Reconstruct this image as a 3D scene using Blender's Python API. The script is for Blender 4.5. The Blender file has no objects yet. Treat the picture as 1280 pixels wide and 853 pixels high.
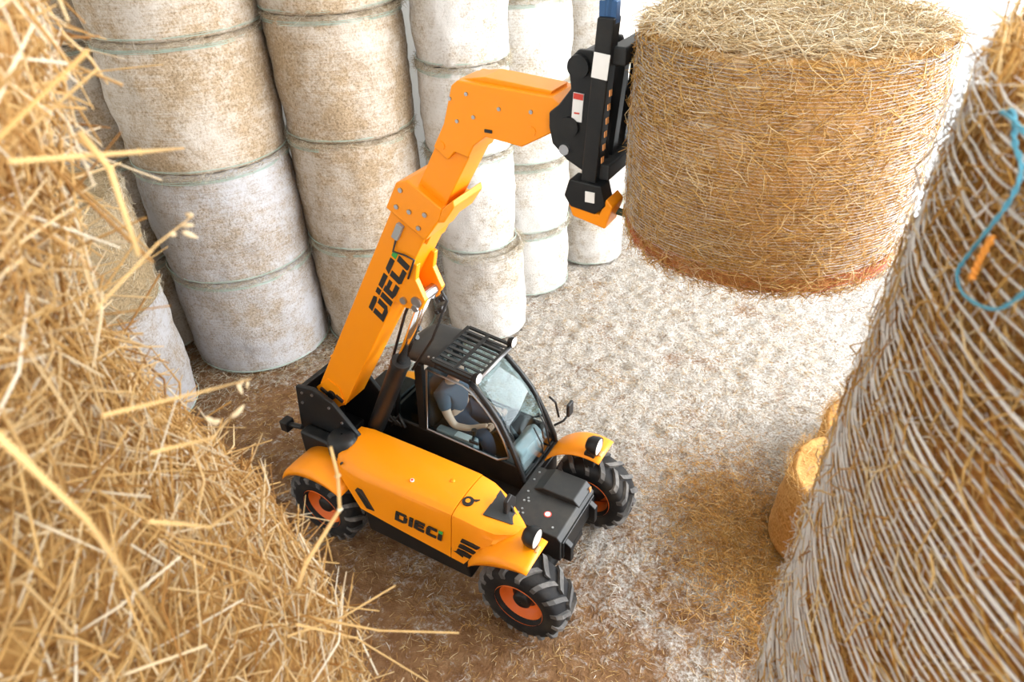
import bpy, bmesh, math, random
import numpy as np
from mathutils import Vector, Matrix, noise
random.seed(7); rng = np.random.default_rng(7)
sc = bpy.context.scene
COL = sc.collection
PI = math.pi
R_ = math.radians

# ------------------------------------------------------------------ camera
cam_d = bpy.data.cameras.new('camera'); cam = bpy.data.objects.new('camera', cam_d); COL.objects.link(cam)
pitch, roll = R_(35.396), R_(-2.485)
fw = Vector((0, math.cos(pitch), -math.sin(pitch))); up0 = Vector((0, math.sin(pitch), math.cos(pitch))); rt0 = Vector((1, 0, 0))
rt = rt0*math.cos(roll) + up0*math.sin(roll); up = -rt0*math.sin(roll) + up0*math.cos(roll)
cam.matrix_world = Matrix(((rt.x, up.x, -fw.x, 0), (rt.y, up.y, -fw.y, 0), (rt.z, up.z, -fw.z, 5.4924), (0, 0, 0, 1)))
cam_d.sensor_width = 36; cam_d.lens = 880/1280*36; cam_d.clip_start = .02; cam_d.clip_end = 300
cam_d.dof.use_dof = True; cam_d.dof.focus_distance = 6.5; cam_d.dof.aperture_fstop = 5.4
sc.camera = cam

# ------------------------------------------------------------------ sky, sun, doorway light, exposure
world = bpy.data.worlds.new('sky'); sc.world = world; world.use_nodes = True
bg = world.node_tree.nodes['Background']; bg.inputs[0].default_value = (.93, .96, 1, 1); bg.inputs[1].default_value = 1.7
def lamp(name, kind, loc, target, energy, color, **k):
    d = bpy.data.lights.new(name, kind); d.energy = energy; d.color = color
    for a, v in k.items(): setattr(d, a, v)
    o = bpy.data.objects.new(name, d); COL.objects.link(o); o.location = loc
    o.rotation_euler = (Vector(target)-Vector(loc)).to_track_quat('-Z', 'Y').to_euler()
    return o
lamp('sun', 'SUN', (12, 10, 30), (7, 6, 0), 4.5, (1, .97, .92), angle=R_(2))
lamp('doorway_daylight', 'AREA', (11.5, 3.6, 4.9), (0, 4.6, 1.9), 3750, (.97, .985, 1), shape='RECTANGLE', size=12, size_y=6.6)
lamp('added_fill_lamp', 'AREA', (.9, -2.6, 8.4), (0, 1.5, 4.2), 430, (1, .985, .96), shape='RECTANGLE', size=4, size_y=2)  # added fill above and behind the camera, brightens the heap and close bale
sc.view_settings.view_transform = 'Standard'; sc.view_settings.look = 'None'
sc.view_settings.exposure = 0.08; sc.view_settings.gamma = 1; sc.view_settings.use_curve_mapping = False
sc.cycles.use_denoising = True

# ------------------------------------------------------------------ materials
def mat(name, col=(.5, .5, .5), rough=.5, metal=0, spec=.5, coat=0, emit=None):
    m = bpy.data.materials.new(name); m.use_nodes = True
    b = m.node_tree.nodes['Principled BSDF']
    b.inputs['Base Color'].default_value = (*col, 1); b.inputs['Roughness'].default_value = rough; b.inputs['Metallic'].default_value = metal
    b.inputs['Specular IOR Level'].default_value = spec; b.inputs['Coat Weight'].default_value = coat
    return m
class NT:
    """small node-tree writer"""
    def __init__(s, m): s.nt = m.node_tree; s.b = s.nt.nodes['Principled BSDF']
    def n(s, t, **k):
        x = s.nt.nodes.new(t)
        for a, v in k.items():
            if a.startswith('i_'): x.inputs[int(a[2:])].default_value = v
            else: setattr(x, a, v)
        return x
    def l(s, a, b): s.nt.links.new(a, b)
    def math(s, op, a, b=None, c=None):
        x = s.n('ShaderNodeMath', operation=op)
        for i, v in enumerate((a, b, c)):
            if v is None: continue
            if isinstance(v, (int, float)): x.inputs[i].default_value = v
            else: s.l(v, x.inputs[i])
        return x.outputs[0]
    def noise(s, vec, scale, detail=3, rough=.55, out=0):
        x = s.n('ShaderNodeTexNoise'); x.inputs['Scale'].default_value = scale; x.inputs['Detail'].default_value = detail; x.inputs['Roughness'].default_value = rough
        if vec is not None: s.l(vec, x.inputs['Vector'])
        return x.outputs[out]
    def ramp(s, f, stops):
        x = s.n('ShaderNodeValToRGB'); e = x.color_ramp.elements
        while len(e) < len(stops): e.new(.5)
        for k, (p, c) in zip(e, stops): k.position = p; k.color = (*c, 1) if len(c) == 3 else c
        s.l(f, x.inputs[0]); return x.outputs[0]
    def mix(s, f, a, b):
        x = s.n('ShaderNodeMix', data_type='RGBA')
        for i, v in ((0, f), (6, a), (7, b)):
            if isinstance(v, (int, float)): x.inputs[i].default_value = v
            elif isinstance(v, tuple): x.inputs[i].default_value = (*v, 1)
            else: s.l(v, x.inputs[i])
        return x.outputs[2]
    def remap(s, f, a, b, c=0., d=1.):
        x = s.n('ShaderNodeMapRange'); x.inputs[1].default_value = a; x.inputs[2].default_value = b; x.inputs[3].default_value = c; x.inputs[4].default_value = d
        s.l(f, x.inputs[0]); return x.outputs[0]
    def bump(s, h, strength, dist):
        x = s.n('ShaderNodeBump'); x.inputs['Strength'].default_value = strength; x.inputs['Distance'].default_value = dist
        s.l(h, x.inputs['Height']); s.l(x.outputs[0], s.b.inputs['Normal'])
    def scaled(s, vec, v):
        x = s.n('ShaderNodeVectorMath', operation='MULTIPLY'); s.l(vec, x.inputs[0]); x.inputs[1].default_value = v; return x.outputs[0]

def dusty(name, col, rough, dust=(.45, .36, .24), amount=.25, spec=.5, coat=0):
    """a painted or moulded surface with a light film of chaff dust"""
    m = mat(name, col, rough, spec=spec, coat=coat); t = NT(m)
    co = t.n('ShaderNodeTexCoord').outputs['Object']
    f = t.noise(co, 5, 5, .65); f = t.remap(f, .45, .8, 0, amount)
    t.l(t.mix(f, col, dust), t.b.inputs['Base Color'])
    r = t.math('MULTIPLY_ADD', f, .5, rough); t.l(r, t.b.inputs['Roughness'])
    return m
M = {}
M['orange'] = dusty('orange_paint', (.90, .285, .002), .40, amount=.02, coat=.12, spec=.35)
M['orange_rim'] = dusty('orange_rim_paint', (.78, .15, .012), .45, amount=.15)
M['black'] = dusty('black_paint', (.007, .008, .009), .42, amount=.03, spec=.35)
M['dark'] = dusty('dark_grey_plate', (.020, .022, .023), .5, amount=.06, spec=.4)
M['rubber'] = dusty('tyre_rubber', (.009, .009, .010), .75, amount=.08, spec=.3)
M['lug'] = dusty('dusty_lug_rubber', (.075, .073, .071), .8, (.42, .39, .35), .55)
M['chrome'] = mat('chrome', (.75, .76, .78), .16, 1)
M['steel'] = mat('steel', (.45, .46, .48), .35, 1)
M['white'] = mat('white_sticker', (.8, .8, .78), .5)
M['red'] = mat('red_sticker', (.6, .05, .03), .5)
M['red_paint'] = mat('red_paint', (.30, .03, .02), .5)
M['ink'] = mat('black_ink', (.012, .012, .012), .5)
M['green_ink'] = mat('green_ink', (.03, .35, .06), .5)
M['green_paint'] = mat('dark_green_paint', (.03, .07, .05), .5)
M['grey_box'] = mat('grey_plastic', (.30, .31, .31), .5)
M['blue_rod'] = mat('blue_steel', (.04, .10, .22), .3, .6)
M['lens'] = mat('lamp_lens', (.85, .80, .72), .12, .2)
M['amber'] = mat('amber_lens', (.8, .35, .12), .2)
M['cloth_seat'] = mat('seat_cloth', (.03, .032, .036), .85)
M['skin'] = mat('skin', (.55, .32, .22), .55)
M['shirt'] = mat('navy_shirt', (.06, .075, .10), .85)
M['jeans'] = mat('dark_trousers', (.035, .045, .07), .85)
M['hair'] = mat('grey_hair', (.10, .09, .085), .8)
def glass(name, tint, r0=.06):
    m = bpy.data.materials.new(name); m.use_nodes = True; nt = m.node_tree; nt.nodes.clear()
    o = nt.nodes.new('ShaderNodeOutputMaterial'); mx = nt.nodes.new('ShaderNodeMixShader'); tr = nt.nodes.new('ShaderNodeBsdfTransparent'); gl = nt.nodes.new('ShaderNodeBsdfGlossy')
    lw = nt.nodes.new('ShaderNodeLayerWeight'); pw = nt.nodes.new('ShaderNodeMath'); pw.operation = 'POWER'; pw.inputs[1].default_value = 4
    ad = nt.nodes.new('ShaderNodeMath'); ad.operation = 'MULTIPLY_ADD'; ad.inputs[1].default_value = .7; ad.inputs[2].default_value = r0
    tr.inputs[0].default_value = (*tint, 1); gl.inputs['Roughness'].default_value = .03; gl.inputs[0].default_value = (.95, .98, 1, 1)
    L = nt.links.new; L(lw.outputs['Facing'], pw.inputs[0]); L(pw.outputs[0], ad.inputs[0]); L(ad.outputs[0], mx.inputs[0]); L(tr.outputs[0], mx.inputs[1]); L(gl.outputs[0], mx.inputs[2]); L(mx.outputs[0], o.inputs[0])
    return m
M['glass'] = glass('tinted_glass', (.80, .88, .90), .012)

def straw_mat(name, stops, trans=.0, rough=.6):
    m = mat(name, (.6, .4, .2), rough, spec=.35); t = NT(m)
    g = t.n('ShaderNodeNewGeometry')
    c = t.ramp(g.outputs['Random Per Island'], stops)
    t.l(c, t.b.inputs['Base Color'])
    if trans:
        nt = m.node_tree; tl = nt.nodes.new('ShaderNodeBsdfTranslucent'); mx = nt.nodes.new('ShaderNodeMixShader'); mx.inputs[0].default_value = trans
        t.l(c, tl.inputs[0]); t.l(t.b.outputs[0], mx.inputs[1]); t.l(tl.outputs[0], mx.inputs[2]); t.l(mx.outputs[0], nt.nodes['Material Output'].inputs[0])
    return m
M['straw_gold'] = straw_mat('golden_straw', [(0, (.42, .20, .05)), (.2, (.62, .36, .11)), (.55, (.78, .53, .22)), (.8, (.86, .68, .40)), (1, (.94, .87, .72))], .3)
M['straw_pale'] = straw_mat('pale_straw', [(0, (.46, .28, .11)), (.3, (.70, .53, .30)), (.7, (.86, .73, .50)), (1, (.93, .87, .74))], .25)
M['straw_amber'] = straw_mat('amber_straw', [(0, (.30, .13, .03)), (.35, (.52, .27, .065)), (.75, (.68, .42, .13)), (1, (.82, .64, .34))], .2)
M['straw_side'] = straw_mat('bale_side_straw', [(0, (.44, .21, .045)), (.3, (.68, .39, .10)), (.75, (.82, .55, .20)), (1, (.90, .76, .48))], .25)
M['straw_drift'] = straw_mat('drift_straw', [(0, (.34, .15, .035)), (.35, (.56, .28, .06)), (.75, (.72, .42, .12)), (1, (.84, .64, .34))], .2)
M['chaff'] = straw_mat('floor_chaff', [(0, (.40, .27, .15)), (.3, (.64, .54, .41)), (.7, (.80, .74, .65)), (1, (.90, .87, .82))], .1, .8)
M['chaff_gold'] = straw_mat('floor_golden_straw', [(0, (.36, .18, .05)), (.4, (.56, .32, .10)), (.8, (.70, .48, .20)), (1, (.80, .68, .45))], .1, .8)
M['hay_grey'] = straw_mat('grey_hay', [(0, (.26, .20, .12)), (.4, (.46, .38, .26)), (.8, (.60, .53, .40)), (1, (.76, .70, .58))], .1, .8)
M['net_white'] = straw_mat('white_net', [(0, (.70, .68, .66)), (1, (.90, .89, .88))], .15, .5)
M['net_green'] = straw_mat('green_net_edge', [(0, (.30, .44, .37)), (1, (.50, .60, .53))], 0, .6)
M['net_red'] = straw_mat('red_net', [(0, (.62, .07, .04)), (1, (.85, .20, .10))], .1, .5)
M['twine'] = mat('blue_twine', (.10, .36, .50), .6)
M['twine_o'] = mat('orange_twine', (.78, .30, .04), .6)

def bale_mat(name, hay, net, cover, lines=95.):
    """hay wrapped in net: straw colour showing through fine horizontal white net strands"""
    m = mat(name, net, .8, spec=.2); t = NT(m)
    tc = t.n('ShaderNodeTexCoord'); co = tc.outputs['Object']
    oi = t.n('ShaderNodeObjectInfo'); ad = t.n('ShaderNodeVectorMath', operation='ADD'); rs = t.n('ShaderNodeVectorMath', operation='SCALE')
    cb = t.n('ShaderNodeCombineXYZ'); t.l(oi.outputs['Random'], cb.inputs[0]); t.l(oi.outputs['Random'], cb.inputs[1]); t.l(cb.outputs[0], rs.inputs[0]); rs.inputs['Scale'].default_value = 37
    t.l(co, ad.inputs[0]); t.l(rs.outputs[0], ad.inputs[1]); v = ad.outputs[0]
    fine = t.noise(v, 42, 4, .7); mid = t.noise(v, 9, 4, .6); big = t.noise(v, 1.6, 3, .5)
    hayc = t.ramp(fine, [(.3, tuple(c*.55 for c in hay)), (.5, hay), (.72, tuple(min(1, c*1.25+.04) for c in hay))])
    strand = t.noise(t.scaled(v, (2.2, 2.2, lines)), 1., 2, .6)
    tot = t.math('ADD', t.math('MULTIPLY', strand, .45), t.math('ADD', t.math('MULTIPLY', big, 1.05), t.math('MULTIPLY', mid, .75)))
    tot = t.math('ADD', tot, t.math('MULTIPLY', fine, .75))
    f = t.remap(tot, 1.58-cover, 2.02-cover, 0, .95)
    t.l(t.mix(f, hayc, net), t.b.inputs['Base Color'])
    t.bump(t.math('ADD', t.math('MULTIPLY', fine, 1.), t.math('MULTIPLY', strand, .5)), .55, .02)
    return m
M['bale_tan'] = bale_mat('tan_netted_hay', (.36, .265, .165), (.54, .49, .43), .25)
M['bale_grey'] = bale_mat('grey_netted_hay', (.34, .275, .205), (.47, .47, .49), .33)
M['bale_white'] = bale_mat('white_netted_hay', (.40, .33, .24), (.60, .585, .56), .42)
M['bale_brown'] = bale_mat('bare_brown_hay', (.30, .22, .12), (.44, .35, .23), .1)
M['bale_orange'] = bale_mat('amber_netted_straw', (.40, .19, .045), (.50, .29, .10), .22)
M['bale_gold'] = bale_mat('golden_netted_straw', (.50, .27, .08), (.66, .54, .38), -.02, 60)
M['bale_near'] = bale_mat('amber_bale_straw', (.48, .22, .055), (.56, .36, .16), .0, 40)

# ------------------------------------------------------------------ mesh helpers
def link(name, me, m, parent=None, smooth=True, bevel=0, mods=()):
    o = bpy.data.objects.new(name, me); COL.objects.link(o)
    for x in (m if isinstance(m, (list, tuple)) else [m]): me.materials.append(x)
    if parent is not None: o.parent = parent
    if smooth: me.polygons.foreach_set('use_smooth', [True]*len(me.polygons))
    if bevel:
        b = o.modifiers.new('edge', 'BEVEL'); b.width = bevel; b.segments = 2; b.limit_method = 'ANGLE'; b.angle_limit = R_(38)
        try: b.harden_normals = True
        except Exception: pass
    return o
def tag(o, label=None, cat=None, group=None, kind=None):
    for k, v in (('label', label), ('category', cat), ('group', group), ('kind', kind)):
        if v: o[k] = v
    return o
def empty(name, loc, rz=0):
    o = bpy.data.objects.new(name, None); COL.objects.link(o); o.location = loc; o.rotation_euler = (0, 0, rz); o.empty_display_size = .2
    return o
class MB:
    def __init__(s): s.v = []; s.f = []; s.mi = []
    def add(s, V, F, mi=0):
        b = len(s.v); s.v += [tuple(x) for x in V]; s.f += [tuple(i+b for i in f) for f in F]; s.mi += [mi]*len(F); return s
    def box(s, c, d, rot=None, mi=0):
        hx, hy, hz = d[0]/2, d[1]/2, d[2]/2
        V = [Vector((x, y, z)) for x in (-hx, hx) for y in (-hy, hy) for z in (-hz, hz)]
        if rot is not None: V = [rot @ v for v in V]
        V = [v+Vector(c) for v in V]
        return s.add(V, [(0, 1, 3, 2), (4, 6, 7, 5), (0, 4, 5, 1), (2, 3, 7, 6), (0, 2, 6, 4), (1, 5, 7, 3)], mi)
    def prism(s, poly, a, b, axis='y', mi=0):
        """polygon in the plane across AXIS, extruded from a to b"""
        mk = {'y': lambda p, t: (p[0], t, p[1]), 'z': lambda p, t: (p[0], p[1], t), 'x': lambda p, t: (t, p[0], p[1])}[axis]
        area = sum(poly[i][0]*poly[(i+1) % len(poly)][1]-poly[(i+1) % len(poly)][0]*poly[i][1] for i in range(len(poly)))
        if (area > 0) != (axis != 'y'): poly = poly[::-1]
        if a > b: a, b = b, a
        n = len(poly); V = [mk(p, a) for p in poly]+[mk(p, b) for p in poly]
        F = [tuple(range(n))[::-1], tuple(range(n, 2*n))]+[(i, (i+1) % n, n+(i+1) % n, n+i) for i in range(n)]
        return s.add(V, F, mi)
    def tube(s, pts, r, n=8, mi=0, cap=True):
        pts = [Vector(p) for p in pts]; rs = r if isinstance(r, (list, tuple)) else [r]*len(pts)
        V = []; prev = None
        for i, p in enumerate(pts):
            t = (pts[min(i+1, len(pts)-1)]-pts[max(i-1, 0)]).normalized()
            if prev is None:
                a = t.orthogonal().normalized()
            else: a = (prev-t*prev.dot(t)).normalized()
            prev = a; b = t.cross(a)
            V += [p+(a*math.cos(2*PI*k/n)+b*math.sin(2*PI*k/n))*rs[i] for k in range(n)]
        F = [(i*n+k, i*n+(k+1) % n, (i+1)*n+(k+1) % n, (i+1)*n+k) for i in range(len(pts)-1) for k in range(n)]
        if cap: F += [tuple(range(n))[::-1], tuple(range((len(pts)-1)*n, len(pts)*n))]
        return s.add(V, F, mi)
    def lathe(s, prof, n=32, axis='y', c=(0, 0, 0), mi=0, closed=False):
        """profile of (radius, position along axis)"""
        V = []
        for r, h in prof:
            for k in range(n):
                a = 2*PI*k/n; p = {'y': (r*math.cos(a), h, r*math.sin(a)), 'z': (r*math.cos(a), r*math.sin(a), h), 'x': (h, r*math.cos(a), r*math.sin(a))}[axis]
                V.append((p[0]+c[0], p[1]+c[1], p[2]+c[2]))
        m = len(prof); F = []
        for i in range(m if closed else m-1):
            for k in range(n):
                i2 = (i+1) % m; F.append((i*n+k, i2*n+k, i2*n+(k+1) % n, i*n+(k+1) % n))
        return s.add(V, F, mi)
    def grid(s, rows, mi=0, thick=None):
        n = len(rows[0]); V = [p for r in rows for p in r]
        F = [(i*n+k, i*n+k+1, (i+1)*n+k+1, (i+1)*n+k) for i in range(len(rows)-1) for k in range(n-1)]
        return s.add(V, F, mi)
    def build(s, name, m, parent=None, smooth=False, bevel=0, fix=True):
        me = bpy.data.meshes.new(name); me.from_pydata([tuple(v) for v in s.v], [], s.f); me.polygons.foreach_set('material_index', s.mi)
        if fix:
            bm = bmesh.new(); bm.from_mesh(me); bmesh.ops.recalc_face_normals(bm, faces=bm.faces); bm.to_mesh(me); bm.free()
        me.update()
        return link(name, me, m, parent, smooth, bevel)
def solid(o, t, off=0):
    x = o.modifiers.new('thickness', 'SOLIDIFY'); x.thickness = t; x.offset = off; return o
def autosmooth(o, ang=35):
    me = o.data; me.polygons.foreach_set('use_smooth', [True]*len(me.polygons))
    bm = bmesh.new(); bm.from_mesh(me)
    for e in bm.edges:
        if len(e.link_faces) == 2 and e.calc_face_angle(0) > R_(ang): e.smooth = False
    bm.to_mesh(me); bm.free(); return o

def straw_mesh(name, P, D, L, W, bend=.12, flat=1.):
    """many separate bent straws, each a thin three-sided tube of 12 triangles"""
    P = np.asarray(P, float); n = len(P); D = D/np.linalg.norm(D, axis=1, keepdims=True)
    h = rng.normal(size=(n, 3)); A = np.cross(D, h); A /= np.linalg.norm(A, axis=1, keepdims=True); B = np.cross(D, A)
    L = np.broadcast_to(L, n)[:, None]; W = np.broadcast_to(W, n)[:, None]
    off = A*L*rng.normal(0, bend, (n, 1))
    C = [P-D*L/2, P+off, P+D*L/2]; ws = [.8, 1., .55]
    V = np.zeros((n, 9, 3))
    for i in range(3):
        for k in range(3):
            a = 2*PI*k/3; V[:, i*3+k] = C[i]+(A*math.cos(a)+B*math.sin(a)*flat)*W*.5*ws[i]
    q = np.array([(i*3+k, i*3+(k+1) % 3, (i+1)*3+(k+1) % 3, (i+1)*3+k) for i in range(2) for k in range(3)])
    F = (np.arange(n)[:, None, None]*9+q[None]).reshape(-1, 4)
    me = bpy.data.meshes.new(name); me.vertices.add(n*9); me.vertices.foreach_set('co', V.ravel())
    me.loops.add(F.size); me.loops.foreach_set('vertex_index', F.ravel().astype(np.int32))
    me.polygons.add(len(F)); me.polygons.foreach_set('loop_start', np.arange(0, F.size, 4, dtype=np.int32)); me.polygons.foreach_set('loop_total', np.full(len(F), 4, np.int32))
    me.update(); me.validate(); return me
def ring_mesh(name, rings, segs, n=3, arc=(0, 2*PI)):
    """rings: list of functions angle -> (radius, z, strand thickness)"""
    V = []; F = []; full = abs(arc[1]-arc[0]-2*PI) < 1e-6
    for fn in rings:
        b = len(V); m = segs if full else segs+1
        for i in range(m):
            a = arc[0]+(arc[1]-arc[0])*i/segs; r, z, w = fn(a); ca, sa = math.cos(a), math.sin(a)
            for k in range(n):
                t = 2*PI*k/n; V.append(((r+w*math.cos(t))*ca, (r+w*math.cos(t))*sa, z+w*math.sin(t)))
        for i in range(segs):
            j = (i+1) % m
            for k in range(n): F.append((b+i*n+k, b+j*n+k, b+j*n+(k+1) % n, b+i*n+(k+1) % n))
    me = bpy.data.meshes.new(name); me.from_pydata(V, [], F); me.update(); return me

# ------------------------------------------------------------------ setting
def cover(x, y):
    """how much pale chaff lies at a spot of the floor: thinner at the left and by the right stack, thick towards the doorway"""
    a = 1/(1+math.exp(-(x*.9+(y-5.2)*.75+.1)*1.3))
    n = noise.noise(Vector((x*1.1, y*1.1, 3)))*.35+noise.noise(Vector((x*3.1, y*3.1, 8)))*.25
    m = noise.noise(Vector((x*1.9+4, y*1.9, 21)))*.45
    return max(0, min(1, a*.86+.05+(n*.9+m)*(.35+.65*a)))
def floor_h(x, y):
    c = cover(x, y)
    u_, w_ = x*.80+y*.6, -x*.6+y*.80
    v = .03*c*(.5-abs(noise.noise(Vector((u_*2.2, w_*6.5, 31))))*1.6)+.020*noise.noise(Vector((x*2.2, y*2.2, 1)))+.032*noise.noise(Vector((x*6, y*7.5, 2)))*(.3+c)+.010*noise.noise(Vector((x*15, y*15, 4)))*(.2+c)
    return max(-.055, v-.025)
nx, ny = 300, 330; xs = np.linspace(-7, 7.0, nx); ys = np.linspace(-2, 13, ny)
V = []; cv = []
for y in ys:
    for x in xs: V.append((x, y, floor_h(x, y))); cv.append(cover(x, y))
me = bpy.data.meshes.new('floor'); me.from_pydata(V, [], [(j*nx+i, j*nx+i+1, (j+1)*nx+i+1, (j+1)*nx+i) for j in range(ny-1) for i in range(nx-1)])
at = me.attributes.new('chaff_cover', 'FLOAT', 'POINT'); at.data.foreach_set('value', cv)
mf = mat('chaff_strewn_dirt', (.4, .3, .2), .9, spec=.15); t = NT(mf)
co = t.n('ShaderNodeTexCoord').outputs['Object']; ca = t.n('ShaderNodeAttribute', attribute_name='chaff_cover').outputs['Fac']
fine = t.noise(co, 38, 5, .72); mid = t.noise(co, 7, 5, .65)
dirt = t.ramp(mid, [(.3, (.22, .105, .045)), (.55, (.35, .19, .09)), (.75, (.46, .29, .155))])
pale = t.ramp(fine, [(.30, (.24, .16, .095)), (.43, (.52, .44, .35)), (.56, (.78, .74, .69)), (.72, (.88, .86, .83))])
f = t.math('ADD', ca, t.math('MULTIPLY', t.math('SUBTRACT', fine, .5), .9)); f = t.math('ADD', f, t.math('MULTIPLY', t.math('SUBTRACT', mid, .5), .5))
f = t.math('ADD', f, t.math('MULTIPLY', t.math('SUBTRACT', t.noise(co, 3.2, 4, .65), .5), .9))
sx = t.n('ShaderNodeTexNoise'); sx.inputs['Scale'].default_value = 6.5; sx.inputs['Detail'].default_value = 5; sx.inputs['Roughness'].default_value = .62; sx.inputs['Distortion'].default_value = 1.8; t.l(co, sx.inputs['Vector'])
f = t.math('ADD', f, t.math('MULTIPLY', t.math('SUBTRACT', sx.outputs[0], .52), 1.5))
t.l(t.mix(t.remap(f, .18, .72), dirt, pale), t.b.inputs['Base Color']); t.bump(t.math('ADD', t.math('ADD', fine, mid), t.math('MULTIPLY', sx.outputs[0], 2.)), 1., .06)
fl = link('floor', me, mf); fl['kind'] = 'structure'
mc = mat('pale_concrete', (.62, .66, .68), .9); t = NT(mc); co = t.n('ShaderNodeTexCoord').outputs['Object']
t.l(t.ramp(t.noise(co, 1.2, 5, .6), [(.3, (.55, .60, .62)), (.7, (.72, .74, .74))]), t.b.inputs['Base Color'])
tag(MB().box((6, 22, -.18), (60, 60, .2)).build('pavement', mc), kind='structure')
mw = mat('white_sheet_wall', (.74, .74, .72), .6)
wb = MB()
for i in range(52):
    x = -9+i*.22; wb.box((x+.11, 12.0 + (.03 if i % 2 else 0), 4.2), (.222, .08, 8.6))
tag(wb.build('wall_back', mw), kind='structure')
tag(MB().box((-7.6, 3, 4.2), (.12, 18, 8.6)).build('wall_left', mw), kind='structure')
tag(MB().box((-.3, 3, 8.6), (15.2, 19, .12)).build('ceiling', mat('pale_roof_sheet', (.70, .68, .63), .7)), kind='structure')

# ------------------------------------------------------------------ round bales
def bale_body(name, R, H, seed, top_rough=.018, n=88, m=26, amp=1.):
    """a round bale standing on end: a barrel with soft rims and uneven ends; its origin at the base"""
    prof = []
    rim = .055
    for r in (.02, .2, .4, .6, .78, .9): prof.append((R*r, 0.004))
    for k in range(6): a = PI/2*k/5; prof.append((R-rim+rim*math.sin(a), rim-rim*math.cos(a)))
    for k in range(1, m): prof.append((R+.018*math.sin(PI*k/m), rim+(H-2*rim)*k/m))
    for k in range(6): a = PI/2*k/5; prof.append((R-rim+rim*math.cos(a), H-rim+rim*math.sin(a)))
    for r in (.9, .78, .66, .54, .4, .26, .12, .02): prof.append((R*r, H-.004))
    V = []
    for i, (r, z) in enumerate(prof):
        for k in range(n):
            a = 2*PI*k/n; p = Vector((r*math.cos(a), r*math.sin(a), z)); q = p*2.1+Vector((seed*7.1, seed*3.3, 0))
            d = amp*(.030*noise.noise(q)+.014*noise.noise(q*3.7)+.006*noise.noise(q*9))
            e = r/R; rr = r*(1+d/R*e); zz = z
            if z > H-.01: zz = z+top_rough*noise.noise(q*5)
            V.append((rr*math.cos(a), rr*math.sin(a), zz))
    F = [(i*n+k, i*n+(k+1) % n, (i+1)*n+(k+1) % n, (i+1)*n+k) for i in range(len(prof)-1) for k in range(n)]
    F += [tuple(range(n))[::-1], tuple(range((len(prof)-1)*n, len(prof)*n))]
    me = bpy.data.meshes.new(name); me.from_pydata(V, [], F); me.update(); return me
def fringe(name, R, H, n, top=True, size=.13):
    a = rng.uniform(0, 2*PI, n); r = R*np.where(rng.random(n) < .7, 1.0, np.sqrt(rng.uniform(.35, 1, n)))+rng.normal(.010, .016, n)
    z = H+rng.normal(-.018, .022, n)
    P = np.stack([r*np.cos(a), r*np.sin(a), z], 1)
    T = np.stack([-np.sin(a), np.cos(a), 0*a], 1); Rd = np.stack([np.cos(a), np.sin(a), 0*a], 1)
    D = T*rng.normal(0, 1, (n, 1))+Rd*rng.normal(0, .5, (n, 1))+np.array([0, 0, 1])*rng.normal(0, .45, (n, 1))
    return straw_mesh(name, P, D, rng.uniform(.4, 1.3, n)*size, rng.uniform(.002, .0042, n), .2)
def edge_rings(name, R, H, seed):
    rings = []
    for zc, cnt in ((.06, 3), (H-.065, 6)):
        for j in range(cnt):
            def fn(a, zc=zc, j=j):
                return (R+.008+.014*noise.noise(Vector((math.cos(a)*2.2+seed, math.sin(a)*2.2, j*.1)))+.022*math.sin(PI*zc/H), zc+j*.007-.02+.014*noise.noise(Vector((math.cos(a)*2, math.sin(a)*2, j*3.1+seed))), .0022)
            rings.append(fn)
    return ring_mesh(name, rings, 90)
KIND = {}
def bale(x, y, z, R, H, mname, label, group=None, seed=0, rz=0, edges=True, tilt=(0, 0), n=1300):
    key = (round(R, 2), round(H, 2), mname)
    if key not in KIND:
        KIND[key] = (bale_body('hay_bale', R, H, len(KIND)+1), fringe('loose_hay', R, H, n), edge_rings('net_edge', R, H, len(KIND)))
        KIND[key][0].polygons.foreach_set('use_smooth', [True]*len(KIND[key][0].polygons))
        KIND[key][0].materials.append(M[mname]); KIND[key][1].materials.append(M['hay_grey'] if mname in ('bale_brown', 'bale_tan', 'bale_grey', 'bale_white') else M['straw_amber']); KIND[key][2].materials.append(M['net_green'])
    b, l, e = KIND[key]
    o = bpy.data.objects.new('hay_bale', b); COL.objects.link(o); o.location = (x, y, z); o.rotation_euler = (tilt[0], tilt[1], rz)
    tag(o, label, 'bale', group)
    c = bpy.data.objects.new('loose_hay', l); COL.objects.link(c); c.parent = o; c['kind'] = 'stuff'
    if edges:
        c = bpy.data.objects.new('net_edge', e); COL.objects.link(c); c.parent = o; c['label'] = 'green edge strands of the net wrap'; c['kind'] = 'stuff'
    return o
LEV = ['on the floor', 'second from the floor', 'third from the floor', 'fourth from the floor', 'fifth from the floor']
def stack(cx, cy, R, zs, mats, what, group, jit=.02):
    for k in range(len(zs)-1):
        bale(cx+rng.uniform(-jit, jit), cy+rng.uniform(-jit, jit), zs[k], R, round(zs[k+1]-zs[k], 2), mats[k % len(mats)], what % LEV[k], group, rz=rng.uniform(0, 6.28))
stack(-3.417, 8.086, .86, [0, 1.34, 2.68, 4.02, 5.36], ['bale_grey', 'bale_grey', 'bale_tan', 'bale_tan'], 'broad green-edged grey-tan round bale %s, stacked left of the boom', 'round bales in the wall of stacks')
stack(-1.80, 8.40, .74, [0, 1.48, 2.81, 4.13, 5.4], ['bale_tan'], 'broad warm tan round bale %s, stacked directly behind the boom', 'round bales in the wall of stacks')
bale(-.33, 8.24, 0, .52, 1.26, 'bale_white', 'pale round bale on the floor behind the cab roof, straw-strewn rim jutting out', 'round bales in the wall of stacks')
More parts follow.
